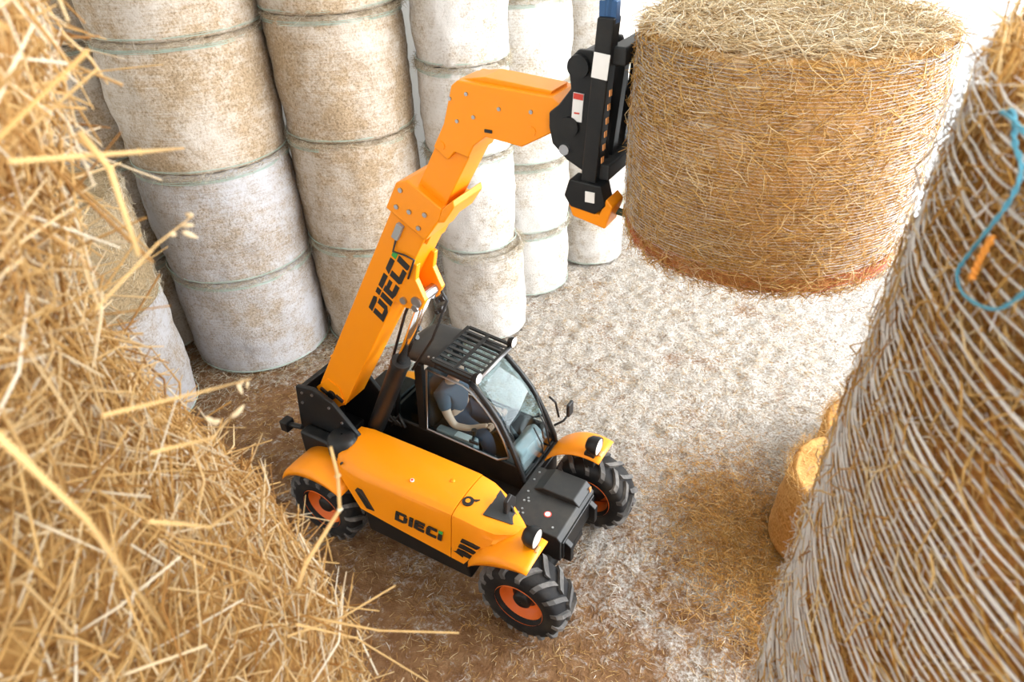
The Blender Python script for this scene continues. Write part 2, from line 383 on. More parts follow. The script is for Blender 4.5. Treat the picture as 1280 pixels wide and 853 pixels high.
for k, (z0, z1) in enumerate(((1.26, 2.50), (2.50, 3.52), (3.52, 4.8))):
    bale(-.42, 8.36, z0, .52, z1-z0, 'bale_white', 'narrow cream round bale %s, behind the bent head of the boom' % LEV[k+1], 'round bales in the wall of stacks', rz=k*1.3)
stack(.27, 9.44, .62, [0, 1.0, 2.0, 3.0, 4.0, 5.0], ['bale_white'], 'small whitish round bale %s, stacked left of the black clamp', 'round bales in the wall of stacks', .012)
stack(1.31, 10.16, .5, [0, 1.0, 2.0, 3.0, 4.0, 5.0], ['bale_white'], 'small white round bale %s, in the farthest stack beyond the clamp', 'round bales in the wall of stacks', .012)
stack(-5.06, 8.36, .75, [0, 1.3, 2.6, 3.9, 5.2], ['bale_tan'], 'brownish round bale %s, half hidden behind the grey-tan stack', 'round bales in the wall of stacks')
bale(-4.62, 6.66, 0, .72, 1.62, 'bale_grey', 'white-netted round bale on the floor showing between the straw heap and the grey stack', 'round bales beside the straw heap')
shag = bale(-4.50, 6.44, 1.62, .72, 1.25, 'bale_brown', 'brown shaggy round bale atop the white-netted one beside the straw heap', 'round bales beside the straw heap', edges=False)
n = 4000; a = rng.uniform(0, 2*PI, n); z = rng.uniform(0, 1.25, n); r = .735+rng.normal(0, .015, n)
P = np.stack([r*np.cos(a), r*np.sin(a), z], 1); T = np.stack([-np.sin(a), np.cos(a), 0*a], 1)
D = T*rng.normal(0, 1, (n, 1))+np.array([0, 0, 1])*rng.normal(0, .8, (n, 1))+np.stack([np.cos(a), np.sin(a), 0*a], 1)*rng.normal(0, .25, (n, 1))
sg = link('shaggy_hay', straw_mesh('shaggy_hay', P, D, rng.uniform(.05, .16, n), rng.uniform(.003, .005, n), .15), M['hay_grey'], shag); sg['kind'] = 'stuff'

# ------------------------------------------------------------------ the lifted bale
HB = (1.331, 3.409, 3.722)
def big_bale(loc, R, H, label, rz=0):
    b = bale_body('straw_bale', R-.006, H, 21, .03, 120, 34, .25)
    o = link('straw_bale', b, M['bale_gold']); o.location = loc; o.rotation_euler.z = rz
    tag(o, label, 'bale')
    n = 15000; a = rng.uniform(0, 2*PI, n); z = rng.uniform(.02, H-.02, n); r = R+.018*np.sin(PI*z/H)+rng.normal(.004, .010, n)
    P = np.stack([r*np.cos(a), r*np.sin(a), z], 1); T = np.stack([-np.sin(a), np.cos(a), 0*a], 1); Rd = np.stack([np.cos(a), np.sin(a), 0*a], 1)
    D = T*rng.normal(0, 1, (n, 1))+np.array([0, 0, 1])*rng.normal(0, .55, (n, 1))+Rd*rng.normal(0, .08, (n, 1))
    s = link('side_straw', straw_mesh('side_straw', P, D, rng.uniform(.05, .15, n), rng.uniform(.0026, .0048, n), .12), M['straw_side'], o); s['kind'] = 'stuff'
    n = 6800; a = rng.uniform(0, 2*PI, n); r = R*np.sqrt(rng.uniform(.0, .98, n)); z = H+rng.normal(.008, .018, n)
    P = np.stack([r*np.cos(a), r*np.sin(a), z], 1); T = np.stack([-np.sin(a), np.cos(a), 0*a], 1); Rd = np.stack([np.cos(a), np.sin(a), 0*a], 1)
    D = T*rng.normal(0, 1, (n, 1))+Rd*rng.normal(0, .7, (n, 1))+np.array([0, 0, 1])*rng.normal(0, .22, (n, 1))
    s = link('top_straw', straw_mesh('top_straw', P, D, rng.uniform(.06, .2, n), rng.uniform(.003, .006, n), .12), M['straw_pale'], o); s['kind'] = 'stuff'; s['label'] = 'loose pale straw on the open end'
    n = 1500; a = rng.uniform(0, 2*PI, n); r = R+rng.normal(-.005, .015, n); z = rng.normal(.015, .018, n)
    P = np.stack([r*np.cos(a), r*np.sin(a), z], 1); T = np.stack([-np.sin(a), np.cos(a), 0*a], 1)
    D = T*rng.normal(0, 1, (n, 1))+np.array([0, 0, -1])*np.abs(rng.normal(0, .4, (n, 1)))+np.stack([np.cos(a), np.sin(a), 0*a], 1)*rng.normal(.1, .3, (n, 1))
    s = link('bottom_straw', straw_mesh('bottom_straw', P, D, rng.uniform(.03, .1, n), rng.uniform(.002, .004, n), .12), M['straw_amber'], o); s['kind'] = 'stuff'
    PHI = -.15-rz   # strands thickened towards the lit flank, whitening it in place of strong daylight
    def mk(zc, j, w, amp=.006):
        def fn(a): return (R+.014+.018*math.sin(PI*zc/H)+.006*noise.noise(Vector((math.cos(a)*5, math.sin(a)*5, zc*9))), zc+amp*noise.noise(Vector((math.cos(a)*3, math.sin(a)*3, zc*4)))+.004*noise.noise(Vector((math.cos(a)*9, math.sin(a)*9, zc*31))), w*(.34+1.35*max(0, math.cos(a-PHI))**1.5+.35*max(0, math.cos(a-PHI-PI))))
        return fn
    zs = [z for z in np.arange(.12, H-.03, .0145)]
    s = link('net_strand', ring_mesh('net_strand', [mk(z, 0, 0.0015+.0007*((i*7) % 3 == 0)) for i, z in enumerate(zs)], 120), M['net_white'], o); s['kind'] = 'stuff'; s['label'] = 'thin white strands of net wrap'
    n = 7000; a = PHI+rng.normal(0, .50, n); a[:900] = PHI+PI+rng.normal(0, .3, 900); z = rng.uniform(.10, H-.03, n); r = R+.018*np.sin(PI*z/H)+.016+rng.normal(0, .004, n)  # extra white strands put the daylight brightness into the flank
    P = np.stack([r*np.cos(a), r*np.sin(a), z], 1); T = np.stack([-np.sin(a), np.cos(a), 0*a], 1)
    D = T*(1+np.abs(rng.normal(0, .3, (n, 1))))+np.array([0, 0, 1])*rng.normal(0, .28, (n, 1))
    s = link('lit_flank_strands', straw_mesh('lit_flank_strands', P, D, rng.uniform(.03, .08, n), rng.uniform(.0012, .0026, n), .06), M['net_white'], o); s['kind'] = 'stuff'; s['label'] = 'white net strands added to brighten the lit flank'
    s = link('red_strand', ring_mesh('red_strand', [mk(z, 0, .0017, .012) for z in (.035, .05, .058, .067, .076, .083, .094, .104, .118)], 120), M['net_red'], o); s['kind'] = 'stuff'; s['label'] = 'red strands near the lower rim'
    s = link('rim_strand', ring_mesh('rim_strand', [mk(H-.03-.012*j, 0, .0016, .012) for j in range(5)], 120), M['grey_box'], o); s['kind'] = 'stuff'; s['label'] = 'grey bunched strands under the upper rim'
    return o
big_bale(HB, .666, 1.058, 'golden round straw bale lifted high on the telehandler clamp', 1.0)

# ------------------------------------------------------------------ telehandler
TH = R_(-31.65)
tele = empty('telehandler', (-.5175, 4.66325, 0), TH)
tag(tele, 'orange telehandler with black cab and raised boom, parked on the chaff floor', 'telehandler')
U = Vector((math.cos(R_(59.4)), math.sin(R_(59.4)))); Nn = Vector((U.y, -U.x)); BO = Vector((-1.121, 1.224))
def Bp(s, c): p = BO+U*s+Nn*c; return (p.x, p.y)
def bolts(name, pts, axis, r, h, m, parent):
    for p in pts:
        b = MB(); d = {'x': (h, 0, 0), 'y': (0, h, 0), 'z': (0, 0, h)}[axis]
        b.tube([p, tuple(p[i]+d[i] for i in range(3))], r, 8); b.build(name, m, parent)
# chassis
ch = MB(); ch.box((-.12, -.02, .50), (2.5, .46, .26)); ch.box((.0, .46, .46), (1.20, .62, .24))
chassis = ch.build('chassis', M['black'], tele, bevel=.015)
b = MB(); b.prism([(-.56, .36), (.56, .36), (.50, .66), (-.58, .66)], -.745, -.22); b.build('side_skirt', M['black'], tele, bevel=.02)
b = MB(); b.box((-.3, .71, .36), (.5, .14, .03)); b.box((-.3, .71, .2), (.5, .14, .03)); b.box((-.53, .75, .33), (.03, .05, .34)); b.box((-.07, .75, .33), (.03, .05, .34)); b.build('cab_step', M['black'], tele)
for x in (1.05, -1.095):
    b = MB(); b.tube([(x, -.56, .4), (x, -.2, .4), (x, -.12, .4), (x, .12, .4), (x, .2, .4), (x, .56, .4)], [.075, .085, .14, .14, .085, .075], 14); b.build('axle', M['black'], tele, smooth=True)
# wheels
def wheel(x, y, flip):
    b = MB(); b.lathe([(.215, -.135), (.235, -.15), (.30, -.158), (.345, -.150), (.368, -.132), (.376, -.08), (.378, 0), (.376, .08), (.368, .132), (.345, .150), (.30, .158), (.235, .15), (.215, .135), (.20, .12), (.20, -.12)], 48, closed=True)
    ty = b.build('tyre', M['rubber'], tele, smooth=True); ty.location = (x, y, .4); ty.rotation_euler = (0, rng.uniform(0, 1), PI if flip else 0)
    nl = 15
    for side in (-1, 1):
        for k in range(nl):
            a0 = 2*PI*(k+(.5 if side > 0 else 0))/nl; g = MB(); rows_o = []; rows_i = []
            for j in range(5):
                u = j/4; y_ = side*(-.005+.165*u) if u < .99 else side*.160
                a = a0+.30*u**.8; ro = .408-.004*u-(.030 if j == 4 else 0); ri = .366-(.03 if j >= 3 else 0)-(.02 if j == 4 else 0); w = .062-.008*u
                for s_ in (-1, 1):
                    ca, sa = math.cos(a+s_*w), math.sin(a+s_*w); ci, si = math.cos(a+s_*w*1.15), math.sin(a+s_*w*1.15)
                    (rows_o if s_ < 0 else rows_i).append(((ro*ca, y_, ro*sa), (ri*ci, y_, ri*si)))
            rows = [[o_[1] for o_ in rows_o], [o_[0] for o_ in rows_o], [o_[0] for o_ in rows_i], [o_[1] for o_ in rows_i]]
            g.grid(rows)
            n5 = 5; g.f += [(0, n5, 2*n5, 3*n5), (4, 3*n5+4, 2*n5+4, n5+4)]; g.mi += [0, 0]
            l = g.build('tread_lug', M['lug'], ty)
    r = MB(); r.lathe([(.222, -.150), (.228, -.140), (.214, -.128), (.196, -.10), (.186, -.03), (.150, -.015), (.105, -.012), (.02, -.012)], 40)
    r.lathe([(.222, .150), (.228, .140), (.214, .128), (.196, .10), (.186, .03), (.186, -.02)], 40)
    rim = r.build('rim', M['orange_rim'], ty, smooth=True)
    h = MB(); h.lathe([(.115, -.012), (.112, -.04), (.085, -.05), (.080, -.095), (.062, -.108), (.005, -.11)], 24); h.lathe([(.14, .0), (.12, .05), (.06, .06), (.06, .15)], 20)
    h.build('hub', M['black'], ty, smooth=True)
for x, y, fl_ in ((1.05, -.655, 0), (-1.095, -.655, 0), (1.05, .655, 1), (-1.095, .655, 1)): wheel(x, y, fl_)
# fenders: an arched sheet over each wheel with a rolled outer lip
def fender(x, y, a0, a1, r=.50, w=.34, lipside=-1):
    b = MB(); rows = []
    yo = y+lipside*w*.5; yi = y-lipside*w*.5
    for k in range(15):
        a = R_(a0+(a1-a0)*k/14); e = math.sin(PI*k/14)
        rr = r+.012*e
        pr = [(rr-.07*(.3+.7*e), yo+lipside*.012*e), (rr-.02, yo+lipside*.012*e), (rr, yo-lipside*.03), (rr+.004, (yo+yi)/2), (rr, yi)]
        rows.append([(x+q*math.cos(a), yy, .4+q*math.sin(a)) for q, yy in pr])
    b.grid(rows); o = b.build('fender', M['orange'], tele, smooth=True); solid(o, .014); return o
fender(1.05, -.655, 78, 150, .535); fender(1.05, .655, 78, 150, .535, lipside=1)
fender(-1.083, -.655, 48, 152, .50); fender(-1.083, .655, 48, 152, .50, lipside=1)
# head lamps on the front fenders
for s in (-1, 1):
    b = MB(); b.box((1.05, s*.56, .90), (.10, .10, .16)); b.tube([(1.03, s*.52, .80), (1.03, s*.56, 1.02)], .02)
    hl = b.build('headlamp', M['black'], tele, bevel=.012)
    g = MB(); g.lathe([(.02, -.09), (.055, -.085), (.082, -.05), (.09, 0), (.088, .03)], 20, 'x', (1.09, s*.58, 1.04)); g.lathe([(.088, .03), (.078, .03)], 20, 'x', (1.09, s*.58, 1.04)); g.build('lamp_shell', M['black'], hl, smooth=True)
    g = MB(); g.lathe([(.001, .042), (.05, .038), (.080, .026)], 20, 'x', (1.09, s*.58, 1.04)); g.build('lamp_lens', M['lens'], hl, smooth=True)
    g = MB(); g.box((1.13, s*.60, .925), (.03, .07, .05)); g.build('turn_signal', M['amber'], hl, bevel=.008)
# engine cover
SEC = [(-.95, [(-.22, 1.055), (-.50, 1.035), (-.58, .99), (-.60, .95)]), (-.82, [(-.20, 1.06), (-.575, 1.04), (-.685, .98), (-.715, .90)]),
       (-.60, [(-.20, 1.06), (-.61, 1.04), (-.705, .98), (-.76, .64)]), (-.2, [(-.20, 1.06), (-.60, 1.045), (-.70, .99), (-.76, .60)]),
       (.34, [(-.20, 1.05), (-.585, 1.045), (-.69, .995), (-.76, .56)]), (.372, [(-.20, 1.045), (-.585, 1.042), (-.69, .995), (-.76, .555)])]
SEC2 = [(.38, [(-.20, 1.04), (-.585, 1.04), (-.69, .995), (-.76, .555)]), (.50, [(-.20, 1.01), (-.575, 1.03), (-.685, .985), (-.755, .54)]),
        (.62, [(-.22, .955), (-.565, 1.0), (-.675, .96), (-.74, .72)]), (.76, [(-.30, .93), (-.545, .975), (-.655, .94), (-.70, .885)]),
        (.88, [(-.38, .915), (-.51, .955), (-.59, .93), (-.62, .90)]), (.945, [(-.43, .905), (-.47, .925), (-.51, .915), (-.525, .90)])]
def loft(sec, name):
    rows = []
    for x, p in sec:
        (y0, z0), (y1, z1), (y2, z2), (y3, z3) = p
        q = [(y0, z0-.45 if x < .7 else z0-.1), (y0, z0-.012), (y0-.012, z0)]
        for k in range(1, 5): q.append((y0+(y1-y0)*k/5, z0+(z1-z0)*k/5+.012*math.sin(PI*k/5)))
        q += [(y1+.03, z1), (y1-.03, z1-.008), ((y1+y2)/2-.008, (z1+z2)/2+.006), (y2+.01, z2+.012), (y2-.004, z2-.02)]
        for k in range(1, 5): q.append((y2+(y3-y2)*k/4, z2-.02+(z3-z2+.02)*k/4))
        q += [(y3+.02, z3-.002), (y0-.05, z3-.004)]
        rows.append([(x, y, z) for y, z in q])
    b = MB(); b.grid(rows); n = len(rows[0]); b.f += [tuple(range(n)), tuple(range((len(rows)-1)*n, len(rows)*n))]; b.mi += [0, 0]
    o = b.build(name, M['orange'], tele); autosmooth(o, 33); return o
cover_o = loft(SEC, 'engine_cover'); nose_o = loft(SEC2, 'front_cover')
# slotted vents and triangular grille on the side of the cover
for k in range(3):
    z = .655+.062*k; x0 = .43+.02*k; x1 = .60+.03*k
    b = MB(); b.prism([(x0, z), (x1-.03, z-.004), (x1, z+.03), (x0+.012, z+.032)], -.758+.013*k, -.70); b.build('vent_slot', M['ink'], nose_o)
b = MB(); b.prism([(-.625, .86), (-.57, .86), (-.44, .685), (-.53, .675)], -.757, -.70); b.build('side_grille', M['ink'], cover_o)
b = MB(); q_ = [(.575, -.235, .985), (.88, -.41, .925), (.84, -.50, .966), (.60, -.555, 1.016)]
b.add([(x, y, z-.03) for x, y, z in q_]+q_, [(0, 1, 2, 3), (4, 5, 6, 7), (0, 1, 5, 4), (1, 2, 6, 5), (2, 3, 7, 6), (3, 0, 4, 7)]); gp = b.build('corner_grille', M['dark'], nose_o)
# writing
GLYPH = {'D': [[(0, .75), (.62, .75), (.80, .82), (.72, 1), (.02, 1)], [(0, 0), (.27, 0), (.27, .68), (0, .68)], [(.27, 0), (.60, 0), (.84, .16), (.60, .23), (.27, .22)], [(.60, .23), (.84, .16), (.86, .68), (.60, .68)]],
         'I': [[(0, 0), (.27, 0), (.27, .68), (0, .68)], [(0, .75), (.27, .75), (.27, 1), (0, 1)]],
         'E': [[(0, .75), (.72, .75), (.70, 1), (.02, 1)], [(0, .08), (.27, 0), (.27, .68), (0, .68)], [(.27, .42), (.66, .42), (.66, .62), (.27, .62)], [(.27, 0), (.72, 0), (.72, .24), (.27, .24)]],
         'C': [[(0, .75), (.72, .75), (.70, 1), (.12, 1)], [(0, .10), (.12, 0), (.27, 0), (.27, .68), (0, .68)], [(.27, 0), (.72, 0), (.72, .24), (.27, .24)]],
         'i': [[(0, .06), (.06, 0), (.27, 0), (.27, .66), (0, .66)]], '.': [[(0, .74), (.27, .74), (.27, 1), (0, 1)]]}
ADV = {'D': .98, 'I': .38, 'E': .84, 'C': .82, 'i': 0, '.': .3}
def lettering(name, o, ex, ey, h, width, parent, thick, nrm):
    """the maker's name in stencil capitals, laid along ex with letter tops towards ey"""
    b, g = MB(), MB(); x = 0; tot = sum(ADV[c] for c in 'DIECi.'); sx = width/tot
    for c in 'DIECi.':
        for poly in GLYPH[c]:
            V = []
            for t_ in (0, 1):
                for (px, py) in poly:
                    px = px+.10*py; V.append(Vector(o)+Vector(ex)*(x+px)*sx+Vector(ey)*py*h+Vector(nrm)*(thick*t_))
            n = len(poly); (g if c == '.' else b).add(V, [tuple(range(n)), tuple(range(n, 2*n))]+[(i, (i+1) % n, n+(i+1) % n, n+i) for i in range(n)])
        x += ADV[c]
    b.build(name, M['ink'], parent); d = g.build('letter_dot', M['green_ink'], parent); d['label'] = 'green dot of the last letter'
# rear tower
TP = [(-1.58, 1.40), (-1.36, 1.44), (-1.14, 1.36), (-.93, 1.12), (-.80, .98), (-.80, .58), (-1.50, .58), (-1.66, .80)]
b = MB(); b.prism(TP, -.36, -.315); b.build('tower_plate', M['black'], tele, bevel=.012)
b = MB(); b.prism(TP, .13, .175); b.build('tower_plate', M['black'], tele, bevel=.012)
b = MB(); b.box((-1.56, -.09, 1.0), (.06, .44, .74)); b.box((-1.45, -.09, .62), (.34, .44, .22)); b.build('rear_counterweight', M['black'], tele, bevel=.02)
b = MB(); b.box((-1.36, .10, 1.33), (.36, .05, .08)); b.build('inner_plate', M['red_paint'], tele)
b = MB(); b.box((-1.12, .42, .80), (.44, .40, .46)); b.build('hydraulic_tank', M['black'], tele, bevel=.03)
b = MB(); b.prism([(-1.55, 1.43), (-1.20, 1.43), (-1.20, 1.46), (-1.55, 1.46)], .10, .26); b.build('rear_cover', M['orange'], tele, bevel=.01)
b = MB(); b.lathe([(.01, .13), (.10, .125), (.14, .09), (.15, .0), (.15, -.40)], 24, 'z', (-1.0, -.44, .98)); b.build('exhaust_silencer', M['black'], tele, smooth=True)
b = MB(); b.box((-1.30, -.43, .72), (.44, .14, .50)); b.build('rear_box', M['black'], tele, bevel=.03)
b = MB(); b.tube([(-1.52, -.45, .98), (-1.70, -.45, .94)], .028); b.box((-1.73, -.45, .93), (.09, .11, .12)); b.build('tail_lamp', M['black'], tele, bevel=.01)
bolts('bolt', [(-1.50, -.36, 1.35), (-1.37, -.36, 1.37), (-1.18, -.36, 1.29), (-1.53, -.36, 1.22), (-1.05, -.36, 1.16)], 'y', .014, -.012, M['steel'], tele)
# boom: outer section, collar, inner section with the bent head
bm_ = MB(); pol = [Bp(-.06+.0, -.06), Bp(-.10, -.155), Bp(-.06, -.25), Bp(.06, -.315), Bp(2.42, -.315), Bp(2.42, 0), Bp(.05, 0)]
bm_.prism(pol, -.24, .04); boom = bm_.build('boom', M['orange'], tele, bevel=.008)
b = MB(); b.prism([Bp(-.02, -.33), Bp(.20, -.26), Bp(.22, -.12), Bp(.08, -.02), Bp(-.08, -.05), Bp(-.14, -.18)], -.252, -.24); b.build('pivot_plate', M['orange'], boom)
b = MB(); p0 = Bp(.06, -.155); b.tube([(p0[0], -.275, p0[1]), (p0[0], .075, p0[1])], .045, 16); b.build('pivot_pin', M['black'], boom, smooth=False)
for s, c in ((.10, -.07), (.03, -.235)):
    q = Bp(s, c); b = MB(); b.box((q[0], -.262, q[1]), (.09, .02, .028), Matrix.Rotation(R_(30), 3, 'Y')); b.build('lock_plate', M['ink'], boom)
b = MB(); b.prism([Bp(2.38, -.345), Bp(2.62, -.345), Bp(2.70, -.28), Bp(2.70, .03), Bp(2.62, .05), Bp(2.38, .02)], -.275, .075)
collar = b.build('boom_collar', M['orange'], boom, bevel=.012)
b = MB(); b.prism([Bp(2.58, .045), Bp(2.62, .085), Bp(2.78, .10), Bp(2.82, .07), Bp(2.70, .03)], -.275, .075); b.build('collar_flange', M['orange'], boom, bevel=.01)
bolts('collar_bolt', [(Bp(s, c)[0], -.275, Bp(s, c)[1]) for s, c in ((2.46, -.27), (2.60, -.29), (2.44, -.06), (2.57, -.06), (2.50, -.17))], 'y', .018, -.012, M['steel'], boom)
b = MB(); b.prism([Bp(2.3, -.215), Bp(3.30, -.215), Bp(3.36, .022), Bp(2.3, .022)], -.215, .015); inner = b.build('inner_boom', M['orange'], tele, bevel=.008)
HEAD = [(.24, 3.94), (.335, 4.10), (.415, 4.335), (.46, 4.37), (1.08, 4.345), (1.17, 4.28), (1.12, 4.17), (.88, 4.035), (.635, 4.06), (.545, 3.99), (.50, 3.91), (.40, 3.93), (.34, 3.87)]
b = MB(); b.prism(HEAD, -.245, .045); head = b.build('boom_head', M['orange'], tele, bevel=.008)
b = MB(); b.prism([(.44, 4.365), (.62, 4.395), (1.06, 4.365), (1.05, 4.34), (.5, 4.34)], -.20, 0.0); b.build('head_rib', M['orange'], head, bevel=.006)
bolts('head_bolt', [(.44, -.245, 4.13), (.40, -.245, 4.26), (.52, -.245, 4.30), (.74, -.245, 4.24), (.56, -.245, 4.17), (.95, -.245, 4.25)], 'y', .012, -.008, M['steel'], head)
bolts('head_plug', [(.30, -.245, 3.96)], 'y', .03, -.006, M['orange'], head)
bolts('head_plug', [(.95, -.245, 4.14)], 'y', .03, -.006, M['orange'], head)
b = MB(); b.box((.66, -.247, 4.10), (.05, .012, .018)); b.build('head_slot', M['ink'], head)
o_ = Bp(1.36, -.012); lettering('boom_lettering', (o_[0], -.2405, o_[1]), (U.x, 0, U.y), (-Nn.x, 0, -Nn.y), .165, .70, boom, .004, (0, -1, 0))
lettering('cover_lettering', (-.21, -.7475, .70), (1, 0, .004), (0, .0165, .102), 1, .50, cover_o, .006, (0, -1, 0))
q = Bp(2.26, -.20); b = MB(); b.box((q[0], -.255, q[1]), (.055, .035, .14), Matrix.Rotation(R_(30), 3, 'Y')); b.build('sensor_box', M['grey_box'], boom, bevel=.006)
b = MB(); b.tube([(Bp(2.18, -.19)[0], -.25, Bp(2.18, -.19)[1]), (Bp(2.08, -.17)[0], -.262, Bp(2.08, -.17)[1]), (Bp(2.12, -.08)[0], -.255, Bp(2.12, -.08)[1]), (Bp(2.14, 0.0)[0], -.25, Bp(2.14, 0.0)[1]), (Bp(1.95, .02)[0], -.25, Bp(1.95, .02)[1])], .008, 6); b.build('cable', M['ink'], boom, smooth=True)
# lift bracket and cylinder
for y0 in (-.235, -.015):
    b = MB(); b.prism([Bp(1.62, -.05), Bp(2.08, -.05), Bp(2.10, .03), Bp(1.97, .07), Bp(1.86, .21), Bp(1.74, .21), Bp(1.66, .10)], y0, y0+.05); br = b.build('lift_bracket', M['orange'], tele, bevel=.008)
    bolts('bracket_bolt', [(Bp(1.72, .06)[0], y0, Bp(1.72, .06)[1]), (Bp(1.74, .17)[0], y0, Bp(1.74, .17)[1])], 'y', .03, -.02, M['steel'], br)
top = Bp(1.80, .155); bot = (-.90, .95); v = Vector((top[0]-bot[0], top[1]-bot[1])).normalized(); L_ = (Vector(top)-Vector(bot)).length
at_ = lambda s: (bot[0]+v.x*s, -.11, bot[1]+v.y*s)
b = MB(); b.tube([at_(0), at_(.05), at_(L_*.56-.04), at_(L_*.56-.04), at_(L_*.56)], [.075, .082, .082, .09, .085], 20); cyl = b.build('lift_cylinder', M['black'], tele); autosmooth(cyl)
b = MB(); b.tube([at_(L_*.55), at_(L_)], .042, 18); b.build('cylinder_rod', M['chrome'], cyl, smooth=True)
b = MB(); b.tube([(top[0], -.25, top[1]), (top[0], .05, top[1])], .045, 14); b.build('cylinder_pin', M['steel'], cyl, smooth=False)
for k, (s0, off) in enumerate(((.50, .09), (.52, -.10))):
    a = at_(L_*s0); e = at_(L_*.98)
    b = MB(); b.tube([(a[0]+v.y*off, -.02-.05*k, a[2]-v.x*off), ((a[0]+e[0])/2+v.y*off*1.6, .0, (a[2]+e[2])/2-v.x*off*1.6), (e[0]+v.y*off*1.5, 0, e[2]-v.x*off*1.5), (e[0], .03, e[2]+.08)], .013, 7); b.build('hose', M['ink'], cyl, smooth=True)
for k, (x, y, z) in enumerate(((-.08, .06, 2.55), (-.12, .08, 2.42), (-.36, .04, 2.18), (-.42, .06, 2.06))):
    b = MB(); b.tube([(x-.03, y, z-.02), (x+.05, y, z+.03)], .025, 8); b.tube([(x, y-.04, z), (x, y+.05, z)], .018, 8); b.build('hose_fitting', M['ink'], cyl)
b = MB()
for k in range(4): b.tube([(-.95+.05*k, .0, .95), (-.86+.05*k, -.02+.02*k, 1.05+.03*(k % 2)), (-.74+.03*k, .03, .96)], .016, 6)
b.build('hose_bundle', M['ink'], tele, smooth=True)

# cab
PF = [(.585, .64), (.570, .80), (.485, 1.02), (.415, 1.18), (.335, 1.33), (.225, 1.47), (.10, 1.60), (.04, 1.655)]   # front curve of the cab
def yn(z): return .13+.055*max(0, (z-.9)/.85)
def yf(z): return .78-.045*max(0, (z-.9)/.85)
cabp = MB()
cabp.prism([(-.86, .58), (.58, .58), (.57, .80), (.53, .90), (-.86, .92)], .13, .165)
cabp.prism([(-.86, .58), (.58, .58), (.57, .80), (.53, .90), (-.86, .92)], .745, .78)
cabp.prism([(-.86, .58), (-.82, .58), (-.82, 1.05), (-.86, 1.05)], .13, .78); cabp.box((.555, .455, .66), (.05, .62, .16)); cabp.box((-.14, .455, .585), (1.40, .62, .04))
cab = cabp.build('cab', M['black'], tele, bevel=.012)
for yy, nm in ((yn, 'n'), (yf, 'f')):
    sgn = 1 if nm == 'n' else -1
    b = MB(); b.tube([(x, yy(z)+sgn*.016, z) for x, z in PF], .026, 8); b.build('front_pillar', M['black'], cab, smooth=True)
    b = MB(); b.tube([(.04, yy(1.66)+sgn*.016, 1.665), (-.35, yy(1.7)+sgn*.016, 1.715), (-.66, yy(1.7)+sgn*.016, 1.71)], .03, 8); b.build('roof_rail', M['black'], cab, smooth=True)
    b = MB(); b.tube([(-.66, yy(1.7)+sgn*.016, 1.71), (-.80, yy(1.2)+sgn*.016, 1.25), (-.84, yy(.9)+sgn*.016, .92)], .028, 8); b.build('rear_pillar', M['black'], cab, smooth=True)
    b = MB(); b.prism([(-.57, .9), (-.49, .9), (-.44, 1.70), (-.52, 1.70)], yy(1.3)-.022, yy(1.3)+.022); b.build('door_pillar', M['black'], cab)
# door window with its thin light frame
DW = [(-.47, .94), (.33, .90), (.455, .98), (.39, 1.16), (.31, 1.31), (.20, 1.44), (.06, 1.575), (-.03, 1.615), (-.42, 1.655)]
ctr = Vector((-.03, 1.25))
def inset(p, k): return (ctr.x+(p[0]-ctr.x)*k, ctr.y+(p[1]-ctr.y)*k)
for yy, sg in ((yn, -1), (yf, 1)):
    b = MB(); b.add([(x, yy(z)+sg*-.012, z) for x, z in DW], [tuple(range(len(DW)))]); g = b.build('door_glass', M['glass'], cab); solid(g, .006)
    b = MB(); pts = [(x, yy(z)+sg*.004, z) for x, z in [inset(p, .985) for p in DW]]; b.tube(pts+[pts[0], pts[1]], .011, 6, cap=False); fr = b.build('door_frame', M['steel'] if sg < 0 else M['black'], cab, smooth=True)
    QW = [(-.82, .95), (-.58, .95), (-.53, 1.66), (-.65, 1.66), (-.77, 1.25)]
    b = MB(); b.add([(x, yy(z)+sg*-.012, z) for x, z in QW], [tuple(range(len(QW)))]); g = b.build('quarter_glass', M['glass'], cab); solid(g, .006)
b = MB(); b.box((.08, .115, 1.02), (.10, .02, .03)); b.build('door_handle', M['ink'], cab, bevel=.005)
# curved windscreen
rows = []
for i, (x, z) in enumerate(PF[1:]):
    rows.append([(x+.02*math.sin(PI*k/8), yn(z)+.02+(yf(z)-yn(z)-.04)*k/8, z) for k in range(9)])
b = MB(); b.grid(rows); ws = b.build('windscreen', M['glass'], cab, smooth=True); solid(ws, .006)
b = MB(); b.tube([(.585, yn(.7), .71), (.60, .45, .705), (.585, yf(.7), .71)], .022, 8); b.build('windscreen_sill', M['black'], cab, smooth=True)
rows = [[(x, y, z) for y in np.linspace(.20, .72, 6)] for x, z in ((.04, 1.665), (-.12, 1.69), (-.33, 1.712))]
b = MB(); b.grid(rows); rg = b.build('roof_glass', M['glass'], cab, smooth=True); solid(rg, .006)
